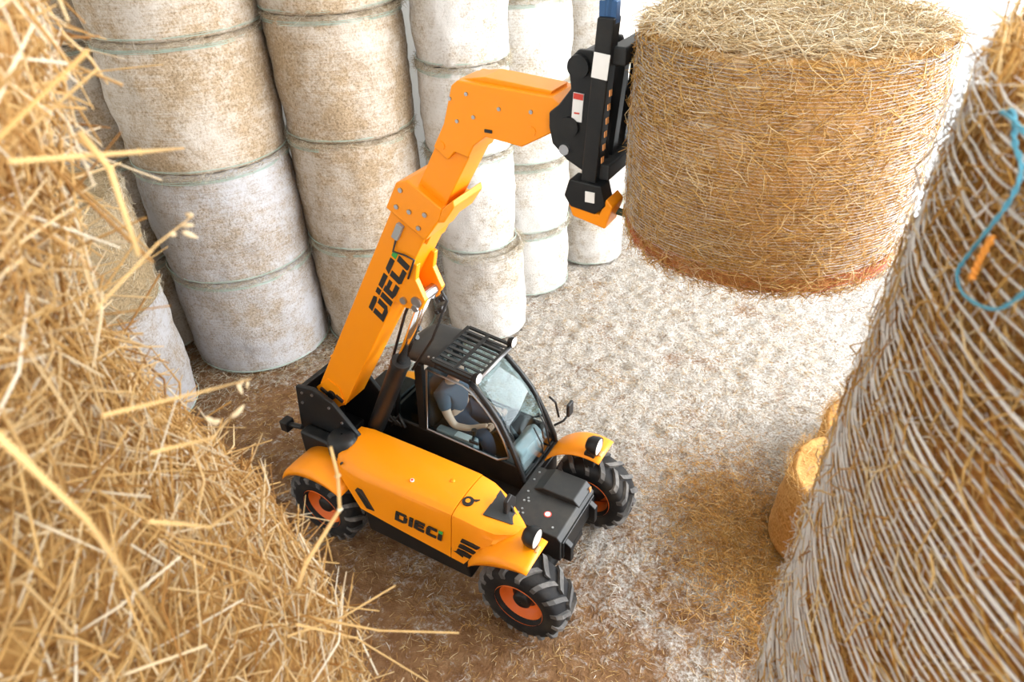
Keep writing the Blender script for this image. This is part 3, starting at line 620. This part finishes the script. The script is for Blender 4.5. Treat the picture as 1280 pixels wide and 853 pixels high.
# roof shell and falling-object grille
b = MB()
rows = []
for k in range(9):
    x = -.76+.44*k/8; h = 1.70+.085*math.sin(min(1, k/3)*PI/2)*1.0
    rows.append([(x, .165, h-.075), (x, .185, h-.03), (x, .24, h-.002), (x, .35, h+.01), (x, .455, h+.012), (x, .56, h+.01), (x, .67, h-.002), (x, .725, h-.03), (x, .745, h-.075)])
b.grid(rows); n9 = 9; b.f += [tuple(range(n9)), tuple(range(8*n9, 9*n9))]; b.mi += [0, 0]
roof = b.build('cab_roof', M['dark'], tele); autosmooth(roof, 40); solid(roof, .03, -1)
def gz(x): return 1.79-.06*max(0, (x+.34)/.48)
b = MB()
for x in (-.325, -.105, .13): b.box((x, .455, gz(x)), (.035 if x < .1 else .03, .60, .016))
for y in (.16, .75): b.box((-.09, y, gz(-.09)), (.46, .03, .02), Matrix.Rotation(R_(7), 3, 'Y'))
gr = b.build('roof_grille', M['black'], tele)
for row, (x0, x1) in enumerate(((-.31, -.12), (-.09, .12))):
    for k in range(8):
        y = .20+.07*k; b = MB(); b.box(((x0+x1)/2, y, gz((x0+x1)/2)), (x1-x0+.02, .030 if row == 0 else .022, .012), Matrix.Rotation(R_(7), 3, 'Y')); 
        gb = b.build('grille_bar', M['dark'], gr)
b = MB(); b.tube([(.145, .17, 1.725), (.145, .74, 1.725)], .016, 8); b.build('grille_edge', M['steel'], gr, smooth=True)
for y in (.155, .755):
    b = MB(); b.lathe([(.01, -.05), (.035, -.045), (.048, -.02), (.05, .01)], 16, 'x', (.155, y, 1.765)); wl = b.build('work_lamp', M['black'], tele, smooth=True)
    b = MB(); b.lathe([(.001, .022), (.03, .02), (.048, .011)], 16, 'x', (.155, y, 1.765)); b.build('lamp_lens', M['lens'], wl, smooth=True)
bolts('roof_bolt', [(-.62, .20, 1.77), (-.38, .185, 1.785), (-.33, .19, 1.785), (-.50, .70, 1.78)], 'z', .010, .012, M['steel'], roof)
# wipers, grab rail, mirrors
b = MB(); b.tube([(.60, .62, .78), (.545, .63, 1.02), (.49, .60, 1.17)], .008, 6); b.tube([(.57, .655, .92), (.445, .655, 1.30)], .007, 6); b.build('wiper', M['ink'], cab, smooth=True)
b = MB(); b.tube([(.60, .50, .75), (.57, .50, .92), (.50, .49, 1.08)], .007, 6); b.build('wiper', M['ink'], cab, smooth=True)
b = MB(); b.tube([(.50, .80, 1.22), (.55, .83, 1.15), (.585, .83, .98)], .011, 6); b.build('grab_rail', M['black'], cab, smooth=True)
b = MB(); b.tube([(.56, .78, .90), (.62, .86, .92), (.66, .90, 1.0)], .012, 6); mi = b.build('mirror_arm', M['ink'], tele, smooth=True)
b = MB(); b.box((.665, .905, 1.06), (.035, .10, .15)); b.build('mirror', M['ink'], mi, bevel=.012)
b = MB(); b.tube([(.80, -.38, .90), (.76, -.36, .98), (.73, -.36, 1.03)], .012, 6); mi = b.build('mirror_arm', M['ink'], tele, smooth=True)
b = MB(); b.prism([(-.45, .92), (-.29, .94), (-.27, 1.02), (-.34, 1.12), (-.42, 1.10)], .715, .755, 'x'); b.build('mirror', M['ink'], mi, bevel=.012)
# cab interior
b = MB(); b.box((-.32, .455, .80), (.44, .44, .12)); seat = b.build('seat', M['cloth_seat'], tele, bevel=.04)
b = MB(); b.box((-.57, .455, 1.12), (.12, .44, .58), Matrix.Rotation(R_(-8), 3, 'Y')); b.build('seat_back', M['cloth_seat'], seat, bevel=.05)
b = MB(); b.box((-.32, .455, .67), (.30, .34, .14)); b.build('seat_base', M['black'], seat, bevel=.02)
b = MB(); b.prism([(.30, .61), (.54, .61), (.50, .92), (.42, .98), (.34, .92)], .26, .66); dash = b.build('dashboard', M['grey_box'], tele, bevel=.03)
b = MB(); b.tube([(.36, .455, .88), (.22, .455, 1.06)], .025, 10); col_ = b.build('steering_column', M['ink'], tele, smooth=True)
pts = [Vector((.21, .455, 1.07))+Matrix.Rotation(R_(-38), 3, 'Y') @ Vector((.165*math.cos(a), .165*math.sin(a), 0)) for a in np.linspace(0, 2*PI, 25)]
b = MB(); b.tube(pts, .014, 8, cap=False)
for a in (0, 2.1, 4.2): b.tube([(.21, .455, 1.07), tuple(Vector((.21, .455, 1.07))+Matrix.Rotation(R_(-38), 3, 'Y') @ Vector((.16*math.cos(a), .16*math.sin(a), 0)))], .010, 6)
b.build('steering_wheel', M['ink'], col_, smooth=True)
b = MB(); b.box((-.18, .215, .86), (.44, .09, .16)); cs = b.build('side_console', M['grey_box'], tele, bevel=.02)
b = MB(); b.tube([(.0, .215, .93), (.02, .215, 1.02)], .014, 8); b.tube([(.02, .215, 1.01), (.022, .215, 1.07)], [.022, .026], 8); b.build('joystick', M['ink'], cs)
b = MB(); b.box((-.10, .205, .945), (.16, .07, .012)); b.build('control_panel', M['white'], cs)

# front deck between the front wheels
b = MB(); b.prism([(.60, .52), (.60, .745), (1.14, .745), (1.175, .70), (1.175, .46), (.9, .42)], -.29, .375); deck = b.build('front_deck', M['dark'], tele, bevel=.012)
b = MB(); b.prism([(.70, .745), (.80, .80), (1.10, .80), (1.16, .74), (1.15, .70), (.70, .70)], .10, .372); b.build('deck_cover', M['dark'], deck, bevel=.012)
b = MB(); b.box((1.182, .04, .58), (.02, .62, .20)); b.build('deck_front', M['black'], deck, bevel=.01)
b = MB(); b.tube([(.955, -.10, .745), (.955, -.10, .7485)], .034, 20); st = b.build('warning_sticker', M['red'], tele)
b = MB(); b.tube([(.955, -.10, .7485), (.955, -.10, .7495)], .025, 20); b.box((.955, -.10, .750), (.03, .008, .001)); b.build('sticker_face', M['white'], st)
bolts('deck_bolt', [(.66, .30, .745), (.66, .20, .745), (.68, .05, .745), (.72, -.02, .745), (.74, -.05, .745), (.70, -.06, .745), (.73, -.15, .745), (.76, -.19, .745), (.72, -.20, .745), (1.06, -.21, .745)], 'z', .011, .008, M['steel'], deck)
b = MB(); b.box((1.155, .33, .745), (.012, .03, .05)); b.build('deck_marker', M['straw_gold'] if False else M['amber'], deck)
b = MB(); b.prism([(1.17, .44), (1.25, .44), (1.25, .62), (1.17, .68)], -.24, -.18); b.build('front_bracket', M['black'], deck, bevel=.01)
b = MB(); b.prism([(1.17, .44), (1.25, .44), (1.25, .62), (1.17, .68)], .24, .30); b.build('front_bracket', M['black'], deck, bevel=.01)
# emblem and badge on the cover
b = MB(); b.tube([(.43, -.515, 1.033), (.43, -.515, 1.047)], .050, 24); em = b.build('emblem', M['ink'], tele)
b = MB(); b.tube([(.43, -.515, 1.045), (.43, -.515, 1.0505)], .022, 20); b.build('emblem_centre', M['orange'], em)
b = MB(); b.prism([(.46, -.48), (.51, -.455), (.49, -.49)], 1.033, 1.046, 'z'); b.build('emblem_tail', M['ink'], em)
b = MB(); b.tube([(-.115, -.555, 1.048), (-.115, -.555, 1.058)], .018, 14); bd = b.build('round_badge', M['white'], tele)
b = MB(); b.tube([(-.115, -.555, 1.058), (-.115, -.555, 1.060)], .011, 14); b.build('badge_centre', M['red'], bd)
b = MB(); b.lathe([(.022, 0), (.022, .012), (.012, .018), (.001, .019)], 14, 'z', (.20, -.40, 1.052)); b.build('latch', M['orange'], cover_o, smooth=True)
b = MB(); b.tube([(-.84, -.64, .90), (-.84, -.66, 1.0), (-.82, -.66, 1.02)], .010, 6); b.build('latch_handle', M['ink'], cover_o, smooth=True)

# clamp carriage at the end of the boom
YN, YF = -.36, .62
PL = [(1.20, 4.56), (1.26, 4.62), (1.34, 4.62), (1.38, 4.50), (1.40, 4.02), (1.30, 3.98), (1.20, 4.03), (1.11, 4.11), (1.09, 4.20), (1.09, 4.28), (1.15, 4.33), (1.22, 4.42)]
b = MB(); b.prism(PL, -.30, -.262); clamp = b.build('bale_clamp', M['black'], tele, bevel=.01); clamp['label'] = 'black bale clamp carriage on the boom head'
b = MB(); b.prism(PL, .062, .10); b.build('mounting_plate', M['black'], clamp, bevel=.01)
tl = .075   # the posts lean forward
for y in (YN, YF):
    b = MB(); b.prism([(1.33, 3.88), (1.42, 3.88), (1.42+tl, 4.80), (1.33+tl, 4.80)], y-.045, y+.045); p_ = b.build('post', M['black'], clamp, bevel=.01)
    b = MB(); b.box((1.375+tl, y, 4.82), (.09, .05, .10)); b.tube([(1.375+tl, y, 4.80), (1.39+tl, y, 5.08)], .030, 14); b.build('clamp_rod', M['blue_rod'], clamp, smooth=False, bevel=.004)
for z, x in ((4.62, 1.50), (4.02, 1.44)):
    b = MB(); b.box((x, (YN+YF)/2, z), (.09, YF-YN, .09)); b.build('cross_bar', M['dark'], clamp, bevel=.012)
for y in (-.18, -.02, .14, .30, .46):
    b = MB(); b.prism([(1.40, 4.02), (1.43, 4.02), (1.49, 4.62), (1.46, 4.62)], y-.03, y+.03); b.build('upright_bar', M['black'], clamp)
b = MB(); b.tube([(1.22, -.32, 4.22), (1.22, .12, 4.22)], .055, 18); b.build('clamp_pin', M['black'], clamp, smooth=False)
b = MB(); b.tube([(1.19, -.315, 4.09), (1.19, .11, 4.09)], .03, 16); b.build('lower_pin', M['steel'], clamp)
b = MB(); b.tube([(1.27, -.325, 4.54), (1.27, .12, 4.54)], .06, 18); b.build('upper_pin', M['black'], clamp)
b = MB(); b.prism([(1.28, 3.98), (1.47, 3.97), (1.50, 3.86), (1.44, 3.80), (1.29, 3.82), (1.25, 3.88)], YN-.07, YN+.05); ft = b.build('clamp_foot', M['black'], clamp, bevel=.01)
b = MB(); b.prism([(1.27, 3.84), (1.46, 3.80), (1.50, 3.90), (1.54, 3.86), (1.50, 3.72), (1.30, 3.76)], YN-.06, YN+.10); b.build('arm_guard', M['orange'], clamp, bevel=.01)
b = MB(); b.box((1.41, YN-.073, 3.90), (.055, .006, .06)); b.build('foot_sticker', M['white'], clamp)
b = MB(); b.box((1.435, YN-.048, 4.58), (.085, .006, .12), Matrix.Rotation(R_(6), 3, 'Y')); b.build('post_sticker', M['white'], clamp)
b = MB(); b.box((1.265, -.303, 4.33), (.06, .006, .15), Matrix.Rotation(R_(4), 3, 'Y')); b.build('warning_label', M['white'], clamp)
b = MB(); b.box((1.27, -.307, 4.388), (.056, .004, .03), Matrix.Rotation(R_(4), 3, 'Y')); b.box((1.262, -.307, 4.30), (.03, .003, .008)); b.build('label_band', M['red'], clamp)
b = MB(); b.tube([(1.46, YN+.05, 3.80), (1.56, YN+.10, 3.76), (1.72, YN+.14, 3.71)], .022, 10); b.build('clamp_arm', M['green_paint'], clamp, smooth=True)
b = MB(); b.tube([(1.40, -.20, 4.56), (1.39, -.24, 4.40), (1.38, -.22, 4.22), (1.42, -.26, 4.06)], .016, 7); b.build('hose', M['ink'], clamp, smooth=True)
b = MB()
for k in range(6): b.box((1.452+.006*k, YN-.02, 4.10+.07*k), (.004, .03, .03))
b.build('hazard_strip', M['amber'], clamp)

# ------------------------------------------------------------------ driver
def skin_mesh(name, nodes, edges, m, parent=None, sub=2, root=0):
    me = bpy.data.meshes.new(name); me.from_pydata([n[0] for n in nodes], edges, []); o = bpy.data.objects.new(name, me); COL.objects.link(o)
    md = o.modifiers.new('skin', 'SKIN'); md.use_smooth_shade = True
    for i, n in enumerate(nodes):
        r = n[1]; me.skin_vertices[0].data[i].radius = (r, r) if not isinstance(r, tuple) else r
        me.skin_vertices[0].data[i].use_root = (i == root)
    s = o.modifiers.new('sub', 'SUBSURF'); s.levels = sub; s.render_levels = sub
    me.materials.append(m)
    if parent is not None: o.parent = parent
    return o
px, py = -.36, .455
loc0 = Matrix.Translation((-.5175, 4.66325, 0)) @ Matrix.Rotation(TH, 4, 'Z')
N = [((px, py, .94), .115), ((px-.02, py, 1.10), .125), ((px-.01, py, 1.26), .135), ((px+.01, py, 1.35), .075), ((px+.03, py, 1.40), .052), ((px+.06, py, 1.47), .082), ((px+.07, py, 1.56), .085), ((px+.07, py, 1.61), .055)]
Ed = [(i, i+1) for i in range(7)]
def limb(pts, frm):
    k = len(N); N.extend(pts); Ed.append((frm, k)); Ed.extend((k+i, k+i+1) for i in range(len(pts)-1))
for s in (-1, 1):
    limb([((px, py+s*.17, 1.30), .062), ((px+.08, py+s*.23, 1.13), .045), ((px+.16, py+s*.235, 1.02), .038), ((px+.30, py+s*(.20 if s < 0 else .16), 1.02), .032), ((px+.42, py+s*(.16 if s < 0 else .10), 1.07), .024), ((px+.48, py+s*(.15 if s < 0 else .09), 1.09), .026)], 2)
    limb([((px+.10, py+s*.09, .92), .085), ((px+.30, py+s*.12, .93), .068), ((px+.42, py+s*.12, .90), .056), ((px+.46, py+s*.12, .74), .048), ((px+.47, py+s*.12, .66), .036), ((px+.58, py+s*.12, .635), .03)], 0)
body = skin_mesh('person', N, Ed, M['skin']); body.matrix_world = loc0
tag(body, 'driver in a dark short-sleeved shirt seated in the cab, hands at the steering wheel', 'person')
Nb = N; g = lambda i, k=1.17, a=.012: (N[i][0], N[i][1]*k+a)
SH = [g(0), g(1), g(2), g(3, 1.0, .004), g(8), ((px+.07, py-.225, 1.15), .06), g(20), ((px+.07, py+.225, 1.15), .06)]
skin_mesh('shirt', SH, [(0, 1), (1, 2), (2, 3), (2, 4), (4, 5), (2, 6), (6, 7)], M['shirt'], body)
TR = [g(0, 1.08)]+[g(i) for i in (14, 15, 16, 17, 18)]+[g(i) for i in (26, 27, 28, 29, 30)]
skin_mesh('trousers', TR, [(0, 1), (1, 2), (2, 3), (3, 4), (4, 5), (0, 6), (6, 7), (7, 8), (8, 9), (9, 10)], M['jeans'], body)
skin_mesh('hair', [((px+.035, py, 1.52), .080), ((px+.05, py, 1.585), .082), ((px+.06, py, 1.63), .058)], [(0, 1), (1, 2)], M['hair'], body)
for s in (-1, 1):   # fingers on each hand, ears, eyes; nose
    hx, hy, hz = px+.48, py+s*(.15 if s < 0 else .09), 1.09
    for k in range(4):
        y = hy-.026+.0175*k; ln = (.036, .043, .041, .032)[k]
        skin_mesh('finger', [((hx+.008, y, hz+.004), .0095), ((hx+.022+ln*.4, y, hz+.004), .0088), ((hx+.03+ln*.6, y, hz-.018), .0082), ((hx+.022+ln*.3, y, hz-.036), .0075)], [(0, 1), (1, 2), (2, 3)], M['skin'], body, 1)
    skin_mesh('thumb', [((hx-.015, hy-s*.018, hz), .011), ((hx+.012, hy-s*.042, hz-.004), .0098), ((hx+.035, hy-s*.044, hz-.018), .0085)], [(0, 1), (1, 2)], M['skin'], body, 1)
    b = MB(); b.lathe([(.001, -.012), (.020, -.006), (.024, .0), (.016, .008), (.001, .01)], 10, 'y', (px+.065, py+s*.088, 1.515)); b.build('ear', M['skin'], body, smooth=True)
    b = MB(); b.lathe([(.001, -.009), (.009, -.003), (.010, .0), (.006, .006), (.001, .008)], 10, 'x', (px+.145, py+s*.03, 1.53)); b.build('eye', M['ink'], body, smooth=True)
b = MB(); b.add([(px+.138, py-.012, 1.50), (px+.138, py+.012, 1.50), (px+.170, py, 1.495), (px+.145, py, 1.535)], [(0, 1, 2), (0, 2, 3), (1, 3, 2), (0, 3, 1)]); b.build('nose', M['skin'], body)
b = MB(); b.box((px+.138, py, 1.468), (.012, .04, .008)); b.build('mouth', M['red_paint'], body, bevel=.003)

# ------------------------------------------------------------------ bales at the right
RX, RY, RR = 1.32, .47, .84
rb = bale_body('net_wrapped_bale', RR-.004, 1.41, 33, .03, 120, 34, .2)
nb = link('net_wrapped_bale', rb, M['bale_near']); nb.location = (RX-.03, RY, 3.84); nb.rotation_euler.y = R_(2); tag(nb, 'big close round bale wrapped in white net strands, top of the right-hand stack', 'bale')
H = 1.41; n = 24000
a = rng.uniform(1.9, 4.9, n); z = rng.uniform(0, H, n); r = RR+.016*np.sin(PI*z/H)+rng.normal(-.001, .005, n)+.018*(rng.random(n) < .12)
P = np.stack([r*np.cos(a), r*np.sin(a), z], 1); T = np.stack([-np.sin(a), np.cos(a), 0*a], 1); Rd = np.stack([np.cos(a), np.sin(a), 0*a], 1)
D = T*rng.normal(0, 1, (n, 1))+np.array([0, 0, 1])*rng.normal(0, .8, (n, 1))+Rd*rng.normal(0, .07, (n, 1))
s = link('side_straw', straw_mesh('side_straw', P, D, rng.uniform(.03, .10, n), rng.uniform(.0018, .0038, n), .12), M['straw_side'], nb); s['kind'] = 'stuff'
def strand(zc, w, i):
    def fn(a):
        c, s_ = math.cos(a), math.sin(a)
        return (RR+.014+.016*math.sin(PI*zc/H)+.005*noise.noise(Vector((c*6, s_*6, zc*5)))+.003*noise.noise(Vector((c*17, s_*17, i*.7))), zc+.016*noise.noise(Vector((c*2.5, s_*2.5, zc*3)))+.0036*noise.noise(Vector((c*9, s_*9, i*1.3))), w*(.55+.9*abs(noise.noise(Vector((c*5, s_*5, i*2.1))))*1.5))
    return fn
zs = np.arange(.01, H-.01, .0155)
s = link('net_strand', ring_mesh('net_strand', [strand(z, .0024, i) for i, z in enumerate(zs) if rng.random() > .05], 170, 4, (1.8, 5.0)), M['net_white'], nb); s['kind'] = 'stuff'; s['label'] = 'white net strands drawn round the bale'
n = 3800; a = np.where(rng.random(n) < .6, rng.normal(2.45, .22, n), rng.uniform(1.9, 4.8, n)); z = rng.uniform(0, H, n); r = RR+.02+rng.normal(.006, .008, n)
P = np.stack([r*np.cos(a), r*np.sin(a), z], 1); Rd = np.stack([np.cos(a), np.sin(a), 0*a], 1); T = np.stack([-np.sin(a), np.cos(a), 0*a], 1)
D = Rd*rng.normal(.15, .35, (n, 1))+T*rng.normal(0, 1, (n, 1))+np.array([0, 0, 1])*rng.normal(0, .7, (n, 1))
s = link('frayed_net', straw_mesh('frayed_net', P, D, rng.uniform(.012, .045, n), rng.uniform(.0009, .0020, n), .3), M['net_white'], nb); s['kind'] = 'stuff'; s['label'] = 'short frayed ends of white net'
n = 4500; a = rng.uniform(0, 2*PI, n); r = RR*np.sqrt(rng.uniform(0, 1.03, n)); P = np.stack([r*np.cos(a), r*np.sin(a), H+rng.normal(0, .012, n)], 1); T = np.stack([-np.sin(a), np.cos(a), 0*a], 1)
D = rng.normal(size=(n, 3))*np.array([1, 1, .25]); s = link('top_straw', straw_mesh('top_straw', P, D, rng.uniform(.05, .12, n), rng.uniform(.002, .004, n), .12), M['straw_gold'], nb); s['kind'] = 'stuff'
for k, (z0, h_) in enumerate(((0, 1.28), (1.28, 1.28), (2.56, 1.28))):
    bale(RX+.06, RY-.04, z0, RR-.03, h_, 'bale_orange', 'amber round bale %s, under the big close net-wrapped bale' % LEV[k], 'bales carrying the close right bale', edges=False)
bale(2.93, 4.22, 0, .60, .84, 'bale_orange', 'amber round bale on the floor beyond the close net-wrapped bale, in the straw drift', 'amber bales by the straw drift', edges=False, tilt=(0, R_(5)))
bale(3.76, 5.15, 0, .62, .52, 'bale_orange', 'bright amber round bale just behind the amber bale of the straw drift', 'amber bales by the straw drift', edges=False)

# ------------------------------------------------------------------ blue twine lying on the near bale
def twine(name, pts, r, m, label):
    P_ = []; pts = [Vector(p)+Vector((.014, 0, 0)) for p in pts]
    for i in range(len(pts)-1):
        p0, p1, p2, p3 = pts[max(i-1, 0)], pts[i], pts[i+1], pts[min(i+2, len(pts)-1)]
        for k in range(8):
            t_ = k/8; P_.append(.5*((2*p1)+(p2-p0)*t_+(2*p0-5*p1+4*p2-p3)*t_*t_+(3*p1-p0-3*p2+p3)*t_**3))
    P_.append(pts[-1]); b = MB()
    for ph in (0, PI):
        b.tube([p+Vector((math.cos(i*.9+ph), math.sin(i*.9+ph), math.sin(i*.7+ph)))*r*.6 for i, p in enumerate(P_)], r*.75, 6)
    return tag(b.build(name, m, smooth=True), label, 'twine')

twine('baler_twine', [(.470, .664, 5.262), (.467, .655, 5.268), (.462, .640, 5.262), (.460, .627, 5.247), (.453, .597, 5.234), (.453, .596, 5.205), (.456, .614, 5.163), (.459, .632, 5.122), (.46, .636, 5.101), (.455, .608, 5.093), (.448, .558, 5.109), (.446, .534, 5.135), (.445, .500, 5.195)], .0021, M['twine'], 'long loop of blue twine trailing down the close net-wrapped bale')
twine('baler_twine', [(.469, .672, 5.262), (.462, .648, 5.264), (.457, .621, 5.262), (.449, .575, 5.258), (.445, .53, 5.25)], .0021, M['twine'], 'short end of blue twine at the top rim of the close net-wrapped bale')
twine('baler_twine', [(.4525, .598, 5.165), (.4535, .604, 5.144), (.4545, .607, 5.127), (.4545, .606, 5.114)], .0030, M['twine_o'], 'scrap of orange twine beside the blue loop')

# ------------------------------------------------------------------ straw heap at the left
HX, HY = -1.236, .40
ZR = [(0, 1.02), (3.2, .97), (3.6, .94), (3.9, .93), (4.08, .965), (4.28, .97), (4.5, .905), (4.7, .82), (5.0, .765), (5.2, .82), (5.4, .87), (5.62, .87), (5.72, .75)]
def hr(z):
    for (z0, r0), (z1, r1) in zip(ZR, ZR[1:]):
        if z <= z1: return r0+(r1-r0)*(z-z0)/(z1-z0)
    return ZR[-1][1]
n = 110; rows = []; V = []; zz = [0, .8, 1.6, 2.4]+list(np.linspace(3, 5.72, 64))
for z in zz:
    for k in range(n):
        a = 2*PI*k/n; p = Vector((math.cos(a)*1.0, math.sin(a)*1.0, z)); r = hr(z)-.045+.05*noise.noise(p*3.1)+.03*noise.noise(p*8)
        V.append((r*math.cos(a), r*math.sin(a), z))
F = [(i*n+k, i*n+(k+1) % n, (i+1)*n+(k+1) % n, (i+1)*n+k) for i in range(len(zz)-1) for k in range(n)]+[tuple(range(n))[::-1], tuple(range((len(zz)-1)*n, len(zz)*n))]
me = bpy.data.meshes.new('straw_heap'); me.from_pydata(V, [], F); me.update()
mh = mat('packed_straw', (.3, .16, .05), .9); t = NT(mh); co = t.n('ShaderNodeTexCoord').outputs['Object']
t.l(t.ramp(t.noise(co, 45, 4, .7), [(.3, (.16, .07, .018)), (.5, (.42, .22, .06)), (.7, (.62, .38, .13))]), t.b.inputs['Base Color'])
heap = link('straw_heap', me, mh); heap.location = (HX, HY, 0); tag(heap, 'tall heap of loose golden straw close by, rising along the left of the barn', 'straw heap', kind='stuff')
def heap_straw(n, lo, hi, Lr, Wr, rad, spread, m, name):
    a = rng.uniform(-1.5, 1.9, n); z = rng.uniform(lo, hi, n); r = np.array([hr(q) for q in z])+rad[0]+rng.normal(0, rad[1], n)
    P = np.stack([r*np.cos(a), r*np.sin(a), z], 1); Rd = np.stack([np.cos(a), np.sin(a), 0*a], 1); T = np.stack([-np.sin(a), np.cos(a), 0*a], 1)
    D = T*rng.normal(0, 1, (n, 1))+np.array([0, 0, 1])*rng.normal(-.1, .8, (n, 1))+Rd*rng.normal(.1, spread, (n, 1))
    s = link(name, straw_mesh(name, P, D, rng.uniform(*Lr, n), rng.uniform(*Wr, n), .07), m, heap); s['kind'] = 'stuff'
heap_straw(26000, 3.3, 5.72, (.05, .16), (.0022, .0042), (-.02, .018), .30, M['straw_gold'], 'loose_straw')
heap_straw(3400, 3.4, 5.72, (.09, .24), (.0026, .0045), (.0, .02), .55, M['straw_gold'], 'stray_straw')

n = 4000; a = rng.uniform(0, 2*PI, n); r = .84*np.sqrt(rng.uniform(0, 1, n)); P = np.stack([r*np.cos(a), r*np.sin(a), 5.72+rng.normal(.01, .025, n)], 1)
s = link('top_straw', straw_mesh('top_straw', P, rng.normal(size=(n, 3))*np.array([1, 1, .3]), rng.uniform(.06, .2, n), rng.uniform(.0024, .0045, n), .1), M['straw_gold'], heap); s['kind'] = 'stuff'

# loose stalks that stand out of the heap, each on its own
def stalk(name, pts, r, label, seeds=0, m='straw_gold', flat=1):
    b = MB(); b.tube(pts, [r*(1-.45*i/(len(pts)-1)) for i in range(len(pts))], 6)
    for p in pts[1:-1]: b.lathe([(.0001, -r*1.5), (r*1.25, 0), (.0001, r*1.5)], 6, 'z', p)
    o = b.build(name, M[m], smooth=True); tag(o, label, 'straw')
    a, e = Vector(pts[-2]), Vector(pts[-1])
    for k in range(seeds):
        p = e+(a-e)*(k*.16)+Vector((rng.normal(0, .004), rng.normal(0, .004), rng.normal(0, .004))); d = Vector((rng.normal(0, 1), rng.normal(0, 1), rng.normal(-.3, 1))).normalized()
        c = MB(); c.tube([p, p+d*.004, p+d*.010, p+d*.016], [.0006, .0028, .0026, .0006], 6); c.build('seed_head', M['straw_pale'], o, smooth=True)
    return o
stalk('straw_stalk', [(-.345, .67, 4.57), (-.332, .693, 4.597), (-.282, .756, 4.645), (-.275, .765, 4.71), (-.273, .76, 4.775)], .0044, 'thick bent straw stalk standing up across the rear wheel')
stalk('straw_stalk', [(-.30, .300, 5.255), (-.285, .317, 5.138), (-.284, .328, 4.997)], .0026, 'long pale straw stalk running slantwise down the front of the heap')
stalk('straw_stalk', [(-.36, .67, 4.50), (-.248, .70, 4.40), (-.101, .62, 4.51)], .0024, 'long thin straw poking level out over the floor, longest at the heap foot')
stalk('straw_stalk', [(-.36, .62, 4.52), (-.308, .70, 4.44), (-.205, .701, 4.521)], .0024, 'pale straw poking out of the heap foot towards the front wheel')
stalk('straw_stalk', [(-.318, .53, 5.325), (-.300, .520, 5.30), (-.286, .49, 5.24)], .0030, 'thick straw hanging straight down before the brown shaggy bale')
stalk('oat_stalk', [(-.33, .478, 5.20), (-.305, .556, 5.217), (-.331, .69, 5.182)], .0012, 'thin oat stalk with seeds before the grey stack', 4)
stalk('straw_stalk', [(-.33, .46, 5.33), (-.303, .577, 5.292), (-.368, .799, 5.217)], .0022, 'whitish straw jutting from the heap top before the grey stack')
stalk('seed_stalk', [(-.32, .42, 5.14), (-.296, .534, 5.07), (-.351, .745, 4.919)], .0018, 'straw stalk with round pods jutting towards the rear of the telehandler', 3)
stalk('seed_stalk', [(-.31, .44, 5.08), (-.292, .504, 5.035), (-.302, .574, 5.003)], .0019, 'short stalk with pods before the brown floor patch', 4)
stalk('straw_stalk', [(-.34, .62, 4.55), (-.30, .72, 4.35), (-.176, .676, 4.273)], .0022, 'straw poking downward from the lowest edge of the heap')
stalk('straw_stalk', [(-.31, .40, 5.04), (-.287, .438, 4.985), (-.306, .592, 4.865)], .0022, 'gold straw lying along the shoulder of the heap below the podded stalks')

# ------------------------------------------------------------------ chaff and straw on the floor
def floor_straw(name, n, test, Lr, Wr, m, label, box, zoff=.0, zr=.012):
    P = []
    while len(P) < n:
        x = rng.uniform(box[0], box[1]); y = rng.uniform(box[2], box[3])
        if rng.random() < test(x, y): P.append((x, y, floor_h(x, y)+zoff+rng.uniform(0, zr)))
    P = np.array(P); D = rng.normal(size=(n, 3))*np.array([1, 1, .16])
    o = link(name, straw_mesh(name, P, D, rng.uniform(*Lr, n), rng.uniform(*Wr, n), .14), m); tag(o, label, 'straw', kind='stuff'); return o
def clump(x, y): return max(0, noise.noise(Vector((x*4.5, y*5.5, 12)))+.2)
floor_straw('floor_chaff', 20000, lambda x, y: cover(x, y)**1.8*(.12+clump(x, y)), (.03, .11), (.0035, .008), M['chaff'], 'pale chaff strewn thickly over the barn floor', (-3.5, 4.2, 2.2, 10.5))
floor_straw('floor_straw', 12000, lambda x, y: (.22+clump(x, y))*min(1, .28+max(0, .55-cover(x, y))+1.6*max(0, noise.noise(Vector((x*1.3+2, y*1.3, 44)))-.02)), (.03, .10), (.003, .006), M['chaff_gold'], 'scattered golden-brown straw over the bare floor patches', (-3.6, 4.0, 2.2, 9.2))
def drift(x, y):
    return math.exp(-(((x-2.15)/.55)**2+((y-4.35)/.75)**2))+.6*math.exp(-(((x-2.2)/.35)**2+((y-3.4)/.5)**2))
o = floor_straw('straw_drift', 13000, drift, (.04, .14), (.003, .006), M['straw_drift'], 'drift of orange straw against the amber bale', (.6, 3.2, 2.4, 6.4), .0, .06)
o = floor_straw('straw_litter', 3500, lambda x, y: math.exp(-(((math.hypot(x+3.345, y-8.1)-.95)/.22)**2))+math.exp(-(((math.hypot(x+4.62, y-6.66)-.9)/.2)**2)), (.04, .14), (.003, .006), M['hay_grey'], 'hay litter round the feet of the left stacks', (-5.8, -2.0, 5.4, 9.4), 0, .05)
